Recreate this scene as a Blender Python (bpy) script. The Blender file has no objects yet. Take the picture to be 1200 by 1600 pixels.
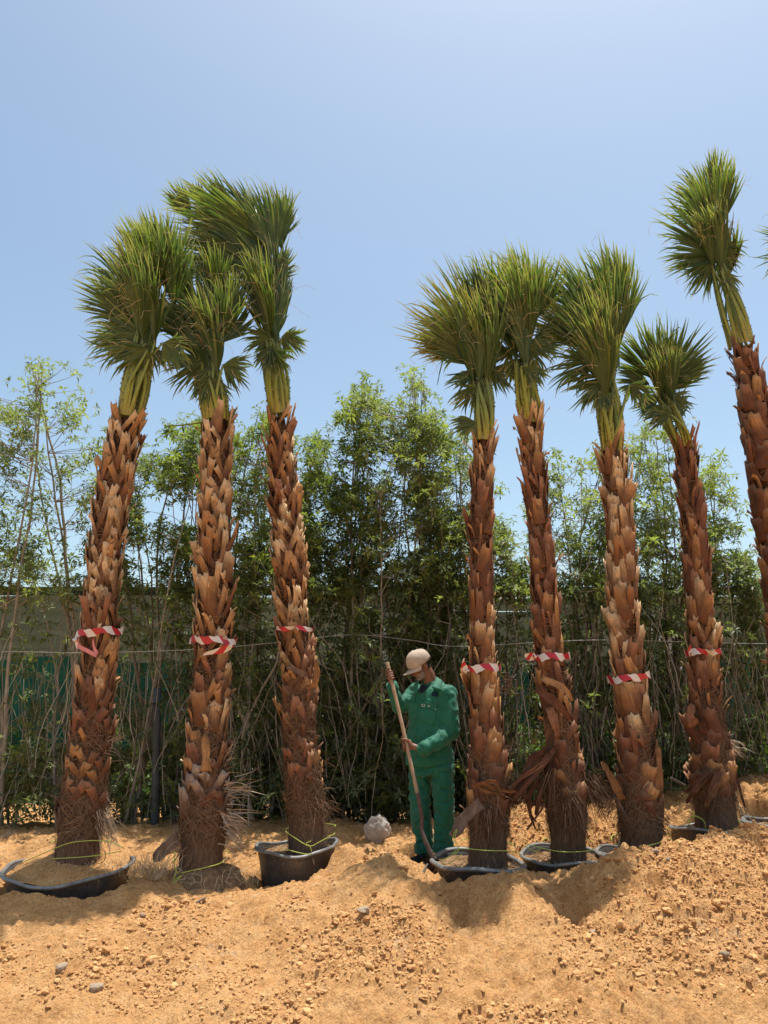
import bpy, math, random
import numpy as np
from mathutils import Vector, Matrix, noise as mnoise

R = math.radians
rng = np.random.default_rng(11)
random.seed(5)
S = bpy.context.scene
COL = S.collection

# ------------------------------------------------------------------ camera
PITCH = R(13.5)
CAMZ = 1.30
FPX = 1202.0
cam = bpy.data.cameras.new('camera')
cam.sensor_fit = 'VERTICAL'
cam.sensor_height = 36.0
cam.lens = 36.0 * FPX / 1600.0
cam.clip_start = 0.05
cam.clip_end = 20000
co = bpy.data.objects.new('camera', cam)
co.location = (0, 0, CAMZ)
co.rotation_euler = (R(90) + PITCH, 0, 0)
COL.objects.link(co)
S.camera = co

# ------------------------------------------------------------------ light
SUN_EL, SUN_AZ = R(78.5), (0.65, 0.76)          # azimuth: where the sun stands (x, y)
w = bpy.data.worlds.new('World')
S.world = w
w.use_nodes = True
nt = w.node_tree
nt.nodes.clear()
sky = nt.nodes.new('ShaderNodeTexSky')
sky.sky_type = 'NISHITA'
sky.sun_disc = False
sky.sun_elevation = SUN_EL
sky.sun_rotation = math.atan2(SUN_AZ[0], SUN_AZ[1])
sky.altitude = 50
sky.air_density = 1.0
sky.dust_density = 2.0
sky.ozone_density = 0.4
bg = nt.nodes.new('ShaderNodeBackground')
bg.inputs['Strength'].default_value = 0.135
wo = nt.nodes.new('ShaderNodeOutputWorld')
tint = nt.nodes.new('ShaderNodeMix'); tint.data_type = 'RGBA'; tint.blend_type = 'MULTIPLY'; tint.inputs[0].default_value = 1.0
tint.inputs[7].default_value = (1.0, 1.04, 0.96, 1)
nt.links.new(sky.outputs[0], tint.inputs[6])
nt.links.new(tint.outputs[2], bg.inputs[0])
nt.links.new(bg.outputs[0], wo.inputs[0])
sl = bpy.data.lights.new('sun', 'SUN')
sl.energy = 4.2
sl.angle = R(0.53)
sl.color = (1.0, 0.96, 0.89)
so = bpy.data.objects.new('sun', sl)
sd = Vector((SUN_AZ[0] * math.cos(SUN_EL), SUN_AZ[1] * math.cos(SUN_EL), math.sin(SUN_EL))).normalized()
so.rotation_euler = sd.to_track_quat('Z', 'Y').to_euler()
COL.objects.link(so)
S.view_settings.view_transform = 'Standard'
S.view_settings.look = 'None'
S.view_settings.exposure = 0.50
S.view_settings.gamma = 1.0
S.view_settings.use_curve_mapping = False
try:
    S.cycles.max_bounces = 8
    S.cycles.diffuse_bounces = 4
    S.cycles.transmission_bounces = 6
    S.cycles.transparent_max_bounces = 8
    S.cycles.use_denoising = True
except Exception:
    pass

# ------------------------------------------------------------------ picture <-> place
_F = np.array([0, math.cos(PITCH), math.sin(PITCH)])
_U = np.array([0, -math.sin(PITCH), math.cos(PITCH)])
_R = np.array([1.0, 0, 0])
CAM = np.array([0, 0, CAMZ])
def at(px, py, Y):
    """world point(s) seen at photo pixel (1200x1600) on the plane y = Y"""
    px = np.asarray(px, float); py = np.asarray(py, float); Y = np.asarray(Y, float)
    a = (px - 600) / FPX; b = (800 - py) / FPX
    d = _F + a[..., None] * _R + b[..., None] * _U
    return CAM + d * (Y / d[..., 1])[..., None]
def ppm(p):
    """photo pixels per metre at world point"""
    return FPX / float(np.dot(np.asarray(p) - CAM, _F))

# ------------------------------------------------------------------ noise
def _hash(ix, iy, seed):
    h = (ix.astype(np.int64) * 374761393 + iy.astype(np.int64) * 668265263 + seed * 1442695041) & 0xffffffff
    h = ((h ^ (h >> 13)) * 1274126177) & 0xffffffff
    h = (h ^ (h >> 16)) & 0xffffffff
    return h / 4294967295.0
def vnoise(x, y, seed=0):
    x = np.asarray(x, float); y = np.asarray(y, float)
    ix = np.floor(x); iy = np.floor(y); fx = x - ix; fy = y - iy
    fx = fx * fx * fx * (fx * (fx * 6 - 15) + 10); fy = fy * fy * fy * (fy * (fy * 6 - 15) + 10)
    ix = ix.astype(np.int64); iy = iy.astype(np.int64)
    a = _hash(ix, iy, seed); b = _hash(ix + 1, iy, seed); c = _hash(ix, iy + 1, seed); d = _hash(ix + 1, iy + 1, seed)
    return (a + (b - a) * fx) * (1 - fy) + (c + (d - c) * fx) * fy
def fbm(x, y, o=4, seed=0, gain=0.5):
    s = 0; amp = 1; t = 0
    for k in range(o):
        s = s + amp * (vnoise(x * 2**k + 17.3 * k, y * 2**k - 9.1 * k, seed + k) - 0.5); t += amp; amp *= gain
    return s / t * 2

# ------------------------------------------------------------------ mesh helpers
class MB:
    """collects geometry (numpy), builds ONE mesh"""
    def __init__(s):
        s.v = []; s.q = []; s.t = []; s.n = 0; s.at = []; s.al = []; s.qm = []; s.tm = []; s.uv = []
    def add(s, v, q=None, t=None, rnd=0.5, along=0.0, mat=0, uv=None):
        v = np.asarray(v, float).reshape(-1, 3); m = len(v)
        s.v.append(v)
        s.at.append(np.broadcast_to(np.asarray(rnd, float), (m,)))
        s.al.append(np.broadcast_to(np.asarray(along, float), (m,)))
        s.uv.append(np.zeros((m, 2)) if uv is None else np.asarray(uv, float).reshape(-1, 2))
        if q is not None and len(q):
            q = np.asarray(q, np.int64).reshape(-1, 4); s.q.append(q + s.n); s.qm.append(np.full(len(q), mat))
        if t is not None and len(t):
            t = np.asarray(t, np.int64).reshape(-1, 3); s.t.append(t + s.n); s.tm.append(np.full(len(t), mat))
        s.n += m
    def mesh(s, name, mats, smooth=True):
        me = bpy.data.meshes.new(name)
        v = np.concatenate(s.v); q = np.concatenate(s.q) if s.q else np.zeros((0, 4), np.int64)
        t = np.concatenate(s.t) if s.t else np.zeros((0, 3), np.int64)
        me.vertices.add(len(v)); me.vertices.foreach_set('co', v.ravel())
        me.loops.add(q.size + t.size); me.loops.foreach_set('vertex_index', np.concatenate([q.ravel(), t.ravel()]).astype(np.int32))
        nf = len(q) + len(t); me.polygons.add(nf)
        ls = np.concatenate([np.arange(len(q)) * 4, q.size + np.arange(len(t)) * 3]).astype(np.int32)
        me.polygons.foreach_set('loop_start', ls)
        mi = np.concatenate(s.qm + s.tm) if (s.qm or s.tm) else np.zeros(0)
        me.polygons.foreach_set('material_index', mi.astype(np.int32))
        me.polygons.foreach_set('use_smooth', np.full(nf, smooth))
        a = me.attributes.new('rnd', 'FLOAT', 'POINT'); a.data.foreach_set('value', np.concatenate(s.at).astype(np.float32))
        a = me.attributes.new('along', 'FLOAT', 'POINT'); a.data.foreach_set('value', np.concatenate(s.al).astype(np.float32))
        uv = np.concatenate(s.uv)
        if np.any(uv):
            a = me.attributes.new('tapeuv', 'FLOAT_VECTOR', 'POINT')
            a.data.foreach_set('vector', np.c_[uv, np.zeros(len(uv))].astype(np.float32).ravel())
        for m in (mats if isinstance(mats, (list, tuple)) else [mats]): me.materials.append(m)
        me.update(calc_edges=True); me.validate()
        return me
    def obj(s, name, mats, parent=None, smooth=True, **k):
        return link(name, s.mesh(name, mats, smooth), parent, **k)

def link(name, data, parent=None, **k):
    o = bpy.data.objects.new(name, data); COL.objects.link(o)
    if parent is not None: o.parent = parent
    for a, b in k.items(): o[a] = b
    return o
def thing(name, label, cat, loc=(0, 0, 0), group=None):
    o = bpy.data.objects.new(name, None); COL.objects.link(o)
    o.empty_display_size = 0.2
    o.location = loc; o['label'] = label; o['category'] = cat
    if group: o['group'] = group
    return o
def tag(o, label, cat, group=None):
    o['label'] = label; o['category'] = cat
    if group: o['group'] = group
    return o

def nrm(a): return a / np.maximum(np.linalg.norm(a, axis=-1, keepdims=True), 1e-9)

def ribbons(mb, P, W, rnd=0.5, mat=0, fold=0.0, uv=None, Nv=None):
    """P[n,k,3] centres, W[n,k,3] half width vectors; folded V when fold>0"""
    n, k, _ = P.shape
    al = np.broadcast_to(np.linspace(0, 1, k)[None, :], (n, k))
    rn = np.broadcast_to(np.asarray(rnd, float).reshape(-1, 1) if np.ndim(rnd) else rnd, (n, k))
    if fold:
        T = np.gradient(P, axis=1); N = nrm(np.cross(T, W)); hw = np.linalg.norm(W, axis=-1, keepdims=True)
        V = np.stack([P - W, P + N * hw * fold, P + W], 2); m = 3
    else:
        V = np.stack([P - W, P + W], 2); m = 2
    idx = np.arange(n * k * m).reshape(n, k, m)
    Q = np.stack([idx[:, :-1, :-1], idx[:, :-1, 1:], idx[:, 1:, 1:], idx[:, 1:, :-1]], -1).reshape(-1, 4)
    u = None
    if uv is not None: u = np.stack([np.repeat(uv[:, :, None], m, 2), np.broadcast_to(np.linspace(0, 1, m), (n, k, m))], -1)
    mb.add(V.reshape(-1, 3), Q, rnd=np.repeat(rn[:, :, None], m, 2).ravel(), along=np.repeat(al[:, :, None], m, 2).ravel(), mat=mat, uv=u)

def tubes(mb, P, rad, sides=5, rnd=0.5, mat=0, cap=True):
    P = np.asarray(P, float)
    if P.ndim == 2: P = P[None]
    n, k, _ = P.shape
    rad = np.broadcast_to(np.asarray(rad, float), (n, k))
    T = nrm(np.gradient(P, axis=1))
    ref = np.where(np.abs(T[..., 2:3]) > 0.92, np.array([1.0, 0, 0]), np.array([0, 0, 1.0]))
    ref = np.broadcast_to(ref[:, :1], T.shape)
    A = nrm(np.cross(T, ref)); B = np.cross(T, A)
    th = np.arange(sides) / sides * 2 * math.pi
    V = P[:, :, None] + rad[:, :, None, None] * (np.cos(th)[:, None] * A[:, :, None] + np.sin(th)[:, None] * B[:, :, None])
    idx = np.arange(n * k * sides).reshape(n, k, sides); nx = np.roll(idx, -1, 2)
    Q = np.stack([idx[:, :-1], nx[:, :-1], nx[:, 1:], idx[:, 1:]], -1).reshape(-1, 4)
    al = np.broadcast_to(np.linspace(0, 1, k)[None, :, None], (n, k, sides))
    rn = np.broadcast_to(np.asarray(rnd, float).reshape(-1, 1, 1) if np.ndim(rnd) else rnd, (n, k, sides))
    t = None
    if cap:
        t = []
        for e, row in ((0, idx[:, 0]), (1, idx[:, -1])):
            for j in range(1, sides - 1):
                t.append(np.stack([row[:, 0], row[:, j + 1], row[:, j]] if e == 0 else [row[:, 0], row[:, j], row[:, j + 1]], -1))
        t = np.concatenate(t)
    mb.add(V.reshape(-1, 3), Q, t, rnd=rn.ravel(), along=al.ravel(), mat=mat)

def spline(pts, n):
    pts = np.asarray(pts, float); m = len(pts)
    if m == 2: return pts[0] + (pts[1] - pts[0]) * np.linspace(0, 1, n)[:, None]
    p = np.vstack([2 * pts[0] - pts[1], pts, 2 * pts[-1] - pts[-2]])
    u = np.linspace(0, m - 1 - 1e-6, n); i = np.floor(u).astype(int); f = (u - i)[:, None]
    a, b, c, d = p[i], p[i + 1], p[i + 2], p[i + 3]
    return 0.5 * ((2 * b) + (-a + c) * f + (2 * a - 5 * b + 4 * c - d) * f**2 + (-a + 3 * b - 3 * c + d) * f**3)

_t = (1 + 5**0.5) / 2
def icosphere(sub):
    v = [(-1, _t, 0), (1, _t, 0), (-1, -_t, 0), (1, -_t, 0), (0, -1, _t), (0, 1, _t), (0, -1, -_t), (0, 1, -_t), (_t, 0, -1), (_t, 0, 1), (-_t, 0, -1), (-_t, 0, 1)]
    f = [(0, 11, 5), (0, 5, 1), (0, 1, 7), (0, 7, 10), (0, 10, 11), (1, 5, 9), (5, 11, 4), (11, 10, 2), (10, 7, 6), (7, 1, 8), (3, 9, 4), (3, 4, 2), (3, 2, 6), (3, 6, 8), (3, 8, 9), (4, 9, 5), (2, 4, 11), (6, 2, 10), (8, 6, 7), (9, 8, 1)]
    v = [np.array(a, float) / np.linalg.norm(a) for a in v]
    for _ in range(sub):
        c = {}; g = []
        def mid(a, b):
            k = (min(a, b), max(a, b))
            if k not in c:
                m = v[a] + v[b]; v.append(m / np.linalg.norm(m)); c[k] = len(v) - 1
            return c[k]
        for a, b, d in f:
            x, y, z = mid(a, b), mid(b, d), mid(d, a); g += [(a, x, z), (b, y, x), (d, z, y), (x, y, z)]
        f = g
    return np.array(v), np.array(f)
ICO1 = icosphere(1); ICO2 = icosphere(2); ICO0 = icosphere(0); ICO3 = icosphere(3)

# ------------------------------------------------------------------ materials
class Mat:
    def __init__(s, name, rough=0.8, spec=0.25):
        s.m = bpy.data.materials.new(name); s.m.use_nodes = True
        s.t = s.m.node_tree; s.t.nodes.clear()
        s.b = s.n('BsdfPrincipled'); s.o = s.n('OutputMaterial')
        s.b.inputs['Roughness'].default_value = rough
        s.b.inputs['Specular IOR Level'].default_value = spec
        s.l(s.b.outputs[0], s.o.inputs[0])
    def n(s, t, **k):
        x = s.t.nodes.new('ShaderNode' + t)
        for a, b in k.items(): setattr(x, a, b)
        return x
    def l(s, a, b): s.t.links.new(a, b)
    def coord(s, kind='Object', scale=(1, 1, 1)):
        c = s.n('TexCoord'); m = s.n('Mapping'); m.inputs['Scale'].default_value = scale
        s.l(c.outputs[kind], m.inputs[0]); return m.outputs[0]
    def noise(s, vec, scale=5, detail=4, rough=0.55, dist=0.0):
        x = s.n('TexNoise'); x.inputs['Scale'].default_value = scale; x.inputs['Detail'].default_value = detail
        x.inputs['Roughness'].default_value = rough; x.inputs['Distortion'].default_value = dist
        if vec is not None: s.l(vec, x.inputs['Vector'])
        return x.outputs['Fac']
    def ramp(s, fac, stops):
        r = s.n('ValToRGB'); e = r.color_ramp.elements
        while len(e) < len(stops): e.new(0.5)
        for el, (p, c) in zip(e, stops):
            el.position = p; el.color = (c[0], c[1], c[2], 1) if not np.isscalar(c) else (c, c, c, 1)
        s.l(fac, r.inputs[0]); return r.outputs[0]
    def mix(s, fac, a, b, mode='MIX'):
        x = s.n('Mix', data_type='RGBA', blend_type=mode)
        for sock, val in ((x.inputs[0], fac), (x.inputs[6], a), (x.inputs[7], b)):
            if hasattr(val, 'links'): s.l(val, sock)
            elif np.isscalar(val): sock.default_value = val
            else: sock.default_value = (*val, 1)
        return x.outputs[2]
    def math(s, op, a, b=0.5):
        x = s.n('Math', operation=op)
        for sock, val in ((x.inputs[0], a), (x.inputs[1], b)):
            if hasattr(val, 'links'): s.l(val, sock)
            else: sock.default_value = val
        return x.outputs[0]
    def attr(s, name):
        return s.n('Attribute', attribute_name=name).outputs['Fac']
    def bump(s, h, strength=0.5, dist=0.01):
        x = s.n('Bump'); x.inputs['Strength'].default_value = strength; x.inputs['Distance'].default_value = dist
        s.l(h, x.inputs['Height']); s.l(x.outputs[0], s.b.inputs['Normal']); return x
    def col(s, c):
        if hasattr(c, 'links'): s.l(c, s.b.inputs['Base Color'])
        else: s.b.inputs['Base Color'].default_value = (*c, 1)
    def translucent(s, c, fac):
        tr = s.n('BsdfTranslucent'); mx = s.n('MixShader')
        if hasattr(c, 'links'): s.l(c, tr.inputs[0])
        else: tr.inputs[0].default_value = (*c, 1)
        mx.inputs[0].default_value = fac
        s.l(s.b.outputs[0], mx.inputs[1]); s.l(tr.outputs[0], mx.inputs[2]); s.l(mx.outputs[0], s.o.inputs[0])

def m_sand():
    m = Mat('sand', 0.95, 0.1); c = m.coord()
    n1 = m.noise(c, 0.9, 5, 0.6); n2 = m.noise(c, 9, 6, 0.65); n3 = m.noise(c, 70, 5, 0.7)
    a = m.ramp(n1, [(0.3, (0.59, 0.305, 0.118)), (0.55, (0.70, 0.385, 0.158)), (0.8, (0.78, 0.475, 0.225))])
    b = m.ramp(n2, [(0.32, (0.40, 0.18, 0.063)), (0.5, (0.69, 0.38, 0.158)), (0.75, (0.84, 0.55, 0.285))])
    k = m.mix(0.5, a, b)
    g = m.ramp(n3, [(0.38, (0.42, 0.34, 0.27)), (0.49, (0.98, 0.97, 0.96)), (0.72, (1.22, 1.2, 1.18))])
    k = m.mix(0.6, k, g, 'MULTIPLY')
    gp = m.noise(c, 1.7, 6, 0.75, 0.6)                       # greyish gypsum streaks
    gp2 = m.noise(c, 28, 5, 0.8)
    ms = m.math('MULTIPLY', m.ramp(gp, [(0.60, 0.0), (0.70, 1.0)]), m.ramp(gp2, [(0.42, 0.0), (0.6, 0.8)]))
    k = m.mix(ms, k, (0.52, 0.44, 0.34))
    m.col(k)
    h = m.math('ADD', m.math('MULTIPLY', m.noise(c, 38, 8, 0.7), 1.0), m.math('MULTIPLY', m.noise(c, 240, 4, 0.7), 0.25))
    m.bump(h, 1.0, 0.030)
    return m.m
def m_clod(name, c0, c1):
    m = Mat(name, 0.95, 0.1); c = m.coord()
    m.col(m.mix(m.attr('rnd'), c0, c1)); m.bump(m.noise(c, 90, 5, 0.7), 0.6, 0.006); return m.m
def m_boot(name, cols, bumpd=0.004):
    m = Mat(name, 0.72, 0.25); oi = m.n('ObjectInfo')
    add = m.n('VectorMath', operation='ADD'); tc = m.n('TexCoord')
    m.l(tc.outputs['Object'], add.inputs[0])
    cmb = m.n('CombineXYZ'); m.l(oi.outputs['Random'], cmb.inputs[0]); m.l(oi.outputs['Random'], cmb.inputs[2])
    sc = m.n('VectorMath', operation='SCALE'); sc.inputs['Scale'].default_value = 37.0
    m.l(cmb.outputs[0], sc.inputs[0]); m.l(sc.outputs[0], add.inputs[1])
    mp = m.n('Mapping'); mp.inputs['Scale'].default_value = (90, 60, 7); m.l(add.outputs[0], mp.inputs[0])
    f = m.noise(mp.outputs[0], 1.0, 5, 0.65)
    mp2 = m.n('Mapping'); mp2.inputs['Scale'].default_value = (9, 9, 9); m.l(add.outputs[0], mp2.inputs[0])
    g = m.noise(mp2.outputs[0], 1.0, 4, 0.6)
    base = m.ramp(oi.outputs['Random'], [(0.0, cols[0]), (0.35, cols[1]), (0.7, cols[2]), (1.0, cols[3])])
    k = m.mix(0.85, base, m.ramp(f, [(0.3, (0.30, 0.25, 0.22)), (0.48, (0.88, 0.86, 0.84)), (0.72, (1.5, 1.45, 1.38))]), 'MULTIPLY')
    k = m.mix(m.ramp(g, [(0.45, 0.0), (0.62, 0.8)]), k, tuple(x * 0.36 for x in cols[1]))
    # painted gap shade at the foot; tip paled for edge light and weathering
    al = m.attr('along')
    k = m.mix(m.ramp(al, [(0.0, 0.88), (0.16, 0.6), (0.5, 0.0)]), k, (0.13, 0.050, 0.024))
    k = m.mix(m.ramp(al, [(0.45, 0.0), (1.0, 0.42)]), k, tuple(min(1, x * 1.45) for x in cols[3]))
    m.col(k); m.bump(f, 0.8, bumpd); return m.m
def m_core(name, c0, c1):
    m = Mat(name, 0.95, 0.08); c = m.coord(scale=(60, 60, 9))
    f = m.noise(c, 1, 6, 0.7, 1.0); m.col(m.ramp(f, [(0.3, tuple(x * 0.35 for x in c0)), (0.5, c0), (0.72, c1)]))
    m.bump(f, 1.0, 0.012); return m.m
def m_fibre(name, c0, c1):
    m = Mat(name, 0.85, 0.15); m.col(m.mix(m.attr('rnd'), c0, c1)); return m.m
def m_leaf(name, dark, mid, light, tip=(0.34, 0.30, 0.12), tf=0.32, tipa=0.72, spec=0.45, rough=0.42):
    m = Mat(name, rough, spec)
    c = m.ramp(m.attr('rnd'), [(0.0, dark), (0.5, mid), (1.0, light)])
    n = m.noise(m.coord(), 7, 3)
    c = m.mix(0.5, c, m.ramp(n, [(0.3, 0.7), (0.7, 1.25)]), 'MULTIPLY')
    if tip is not None:
        c = m.mix(m.ramp(m.attr('along'), [(tipa, 0.0), (1.0, 0.75)]), c, tip)
    m.col(c)
    t = m.mix(1.0, c, (1.6, 1.75, 0.55), 'MULTIPLY')
    m.translucent(t, tf)
    return m.m
def m_plain(name, c, rough=0.7, spec=0.3, var=0.25, scale=8, bump=0.0, bs=60):
    m = Mat(name, rough, spec); co_ = m.coord()
    n = m.noise(co_, scale, 5, 0.6)
    m.col(m.mix(1.0, c, m.ramp(n, [(0.3, 1 - var), (0.7, 1 + var)]), 'MULTIPLY'))
    if bump: m.bump(m.noise(co_, bs, 4, 0.6), 0.6, bump)
    return m.m

MS = m_sand()
M_CLOD = m_clod('clod_sand', (0.40, 0.20, 0.080), (0.68, 0.40, 0.175))
M_STONE = m_clod('stone_grey', (0.32, 0.24, 0.165), (0.46, 0.36, 0.26))
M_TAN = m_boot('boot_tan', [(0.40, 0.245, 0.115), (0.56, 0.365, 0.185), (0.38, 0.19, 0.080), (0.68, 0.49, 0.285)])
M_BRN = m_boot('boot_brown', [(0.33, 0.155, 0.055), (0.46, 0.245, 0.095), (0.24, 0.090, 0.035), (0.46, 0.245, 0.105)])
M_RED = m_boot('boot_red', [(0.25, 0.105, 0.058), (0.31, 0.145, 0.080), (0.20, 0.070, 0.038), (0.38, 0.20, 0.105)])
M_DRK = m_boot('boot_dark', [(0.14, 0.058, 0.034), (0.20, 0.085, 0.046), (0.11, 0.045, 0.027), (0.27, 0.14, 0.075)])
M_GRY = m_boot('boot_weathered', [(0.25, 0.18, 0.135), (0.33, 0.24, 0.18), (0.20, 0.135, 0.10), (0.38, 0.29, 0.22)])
M_CORE = m_core('trunk_core', (0.060, 0.028, 0.016), (0.17, 0.085, 0.045))
M_COREG = m_core('trunk_base', (0.15, 0.10, 0.07), (0.28, 0.20, 0.14))
M_FIB = m_fibre('trunk_fibre', (0.075, 0.036, 0.021), (0.31, 0.195, 0.115))
M_FIBP = m_fibre('pale_fibre', (0.34, 0.24, 0.16), (0.62, 0.50, 0.36))
M_FROND = m_leaf('palm_blade', (0.055, 0.095, 0.040), (0.09, 0.145, 0.052), (0.20, 0.235, 0.055), tip=(0.42, 0.40, 0.20), tipa=0.78, tf=0.38)
M_FRONDY = m_leaf('palm_blade_yellow', (0.05, 0.085, 0.03), (0.09, 0.125, 0.035), (0.17, 0.19, 0.05), tip=(0.36, 0.27, 0.13), tipa=0.55)
M_DEAD = m_leaf('palm_blade_dry', (0.20, 0.15, 0.08), (0.30, 0.23, 0.13), (0.40, 0.33, 0.2), tip=None)
def m_stalk():
    m = Mat('leaf_stalk', 0.38, 0.5)
    c = m.ramp(m.attr('along'), [(0.0, (0.28, 0.25, 0.055)), (0.25, (0.21, 0.26, 0.045)), (0.7, (0.12, 0.18, 0.04)), (1.0, (0.05, 0.09, 0.028))])
    n = m.noise(m.coord(scale=(40, 40, 3)), 1, 3); c = m.mix(0.7, c, m.ramp(n, [(0.3, 0.7), (0.7, 1.25)]), 'MULTIPLY')
    m.col(c); return m.m
M_STALK = m_stalk()
M_THORN = m_plain('thorn', (0.05, 0.025, 0.015), 0.5)
M_HLEAF = m_leaf('hedge_leaf', (0.09, 0.120, 0.058), (0.15, 0.19, 0.085), (0.29, 0.345, 0.10), tip=None, tf=0.42, spec=0.4, rough=0.48)
M_HLEAF2 = m_leaf('hedge_leaf_grey', (0.12, 0.145, 0.080), (0.19, 0.225, 0.12), (0.31, 0.36, 0.14), tip=None, tf=0.42, spec=0.4, rough=0.5)
M_BUSH = m_leaf('bush_leaf', (0.05, 0.11, 0.02), (0.09, 0.18, 0.03), (0.16, 0.28, 0.05), tip=None, tf=0.3)
M_BARK = m_fibre('grey_bark', (0.20, 0.165, 0.125), (0.52, 0.46, 0.38))
M_BARKP = m_plain('pale_bark', (0.34, 0.29, 0.23), 0.85, 0.1, 0.3, 14, 0.004)
M_BARKD = m_plain('dull_bark', (0.17, 0.14, 0.11), 0.85, 0.1, 0.3, 14, 0.004)
M_STRAW = m_fibre('dry_straw', (0.40, 0.28, 0.15), (0.66, 0.52, 0.33))

# ------------------------------------------------------------------ ground
PX = np.array([-700, -200, 0, 100, 200, 330, 420, 520, 600, 650, 700, 800, 870, 930, 1000, 1060, 1120, 1200, 1500, 2000])
CR = np.array([1398, 1396, 1402, 1410, 1404, 1406, 1400, 1374, 1352, 1364, 1386, 1384, 1390, 1372, 1350, 1338, 1326, 1330, 1330, 1330])
BK = np.array([1294, 1294, 1296, 1298, 1296, 1292, 1290, 1286, 1290, 1290, 1280, 1270, 1262, 1256, 1256, 1246, 1232, 1215, 1205, 1200])
def _prof(px, py, Y, x):
    p = at(px, py, np.full(len(px), Y)); return np.interp(x, p[:, 0], p[:, 2])
PITS = []        # (x, y, radius, depth) hollows where tubs stand
MNDS = [(600, 1352, 5.9, .30, .22, .10), (670, 1400, 5.55, .20, .3, -.10), (1010, 1350, 5.6, .45, .25, .05), (880, 1400, 5.6, .18, .35, -.11), (960, 1360, 5.55, .15, .12, .07), (800, 1400, 5.4, .12, .3, .06), (560, 1400, 5.4, .2, .3, .05), (715, 1430, 5.3, .07, .22, -.12), (890, 1440, 5.25, .08, .2, -.11), (640, 1450, 5.2, .16, .3, .05), (830, 1470, 5.0, .2, .3, .05), (60, 1400, 5.48, .25, .10, .06), (195, 1402, 5.55, .15, .10, .05), (330, 1450, 5.1, .35, .12, .04), (120, 1500, 4.9, .2, .12, .04), (1050, 1420, 5.2, .3, .2, .05), (1180, 1330, 5.8, .3, .25, .07),
        (760, 1410, 5.5, .25, .35, .05), (770, 1440, 5.2, .12, .2, -.09), (540, 1320, 6.5, .35, .25, .13), (470, 1420, 5.4, .5, .3, .03),
        (250, 1350, 6.4, .3, .4, .05), (540, 1372, 6.25, .16, .15, .13), (100, 1325, 6.75, .5, .18, .22), (30, 1385, 5.65, .25, .12, .04), (100, 1290, 7.3, .6, .35, .05), (420, 1290, 7.2, .5, .3, .06), (820, 1275, 7.1, .25, .4, .16), (935, 1270, 7.2, .25, .4, .12), (640, 1300, 7.4, .4, .3, .06)]
def ss(a, b, x):
    t = np.clip((x - a) / (b - a), 0, 1); return t * t * (3 - 2 * t)
def height(x, y, fine=True):
    x = np.asarray(x, float); y = np.asarray(y, float)
    yw = y + 0.10 * fbm(x * 1.3, y * 1.3, 3, 5)
    zc = _prof(PX, CR, 5.65, x); zb = _prof(PX, BK, 7.9, x)
    near = -0.42 + 0.04 * fbm(x * .5, y * .5, 2, 3)
    zf = near + (zc - near) * ss(3.3, 5.65, yw) ** 0.85
    row = np.where(x < 0, -0.02, 0.05) + 0.10 * ss(1.5, 3.2, x)
    z = np.where(yw < 5.65, zf, zc + (row - zc) * ss(5.65, 6.15, yw))
    z = np.where(yw > 6.15, row + (zb - row) * ss(6.5, 7.75, yw), z)
    far = -0.12 + 0.05 * fbm(x * .25, y * .25, 3, 9)
    z = np.where(yw > 8.0, zb + (far - zb) * ss(8.0, 9.3, yw), z)
    for (a, b, Y, sx, sy, h) in MNDS:
        p = at(a, b, Y); z = z + h * np.exp(-((x - p[0]) / sx) ** 2 - ((y - p[1]) / sy) ** 2)
    m = ss(-2, 3, y) * (1 - ss(9, 14, y))
    z = z + m * 0.075 * fbm(x * 1.7, y * 1.7, 4, 21)
    if fine:
        r = 1 - np.abs(fbm(x * 3.1, y * 3.1, 4, 33))             # clotted ridges
        rough = ss(-1.5, 2.0, x) * .6 + .55
        z = z + m * rough * 0.046 * (r - .8)
        z = z + m * rough * 0.030 * fbm(x * 13, y * 13, 4, 41, .62)
        b = vnoise(x * 17, y * 17, 55); z = z + m * rough * 0.060 * np.clip(b - .56, 0, 1) * (vnoise(x * 1.7, y * 1.7, 57) > .4)
        b = vnoise(x * 31, y * 31, 59); z = z + m * rough * 0.065 * np.clip(b - .52, 0, 1)
        for sc_, am, sd_ in ((5.5, .030, 81), (12, .020, 83), (26, .011, 85)):      # little scarps between caked crusts
            b = vnoise(x * sc_ + 2 * vnoise(x * 3, y * 3, 87), y * sc_ + 2 * vnoise(x * 3, y * 3, 88), sd_); z = z + m * rough * am * (ss(.46, .54, b) - .5) * ss(.35, .6, vnoise(x * 1.1, y * 1.4, 89 + sd_))
        g = vnoise(x * 6 + .6 * y, y * 1.2, 61); z = z - m * .018 * np.clip(g - .6, 0, 1) * (y < 5.7)   # rills down the slope
    for (a, b, rr, dp) in PITS:
        d = np.hypot(x - a, y - b); z = z - np.maximum(z - dp, 0) * (1 - ss(rr * 0.92, rr * 1.12, d))
    return z

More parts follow.
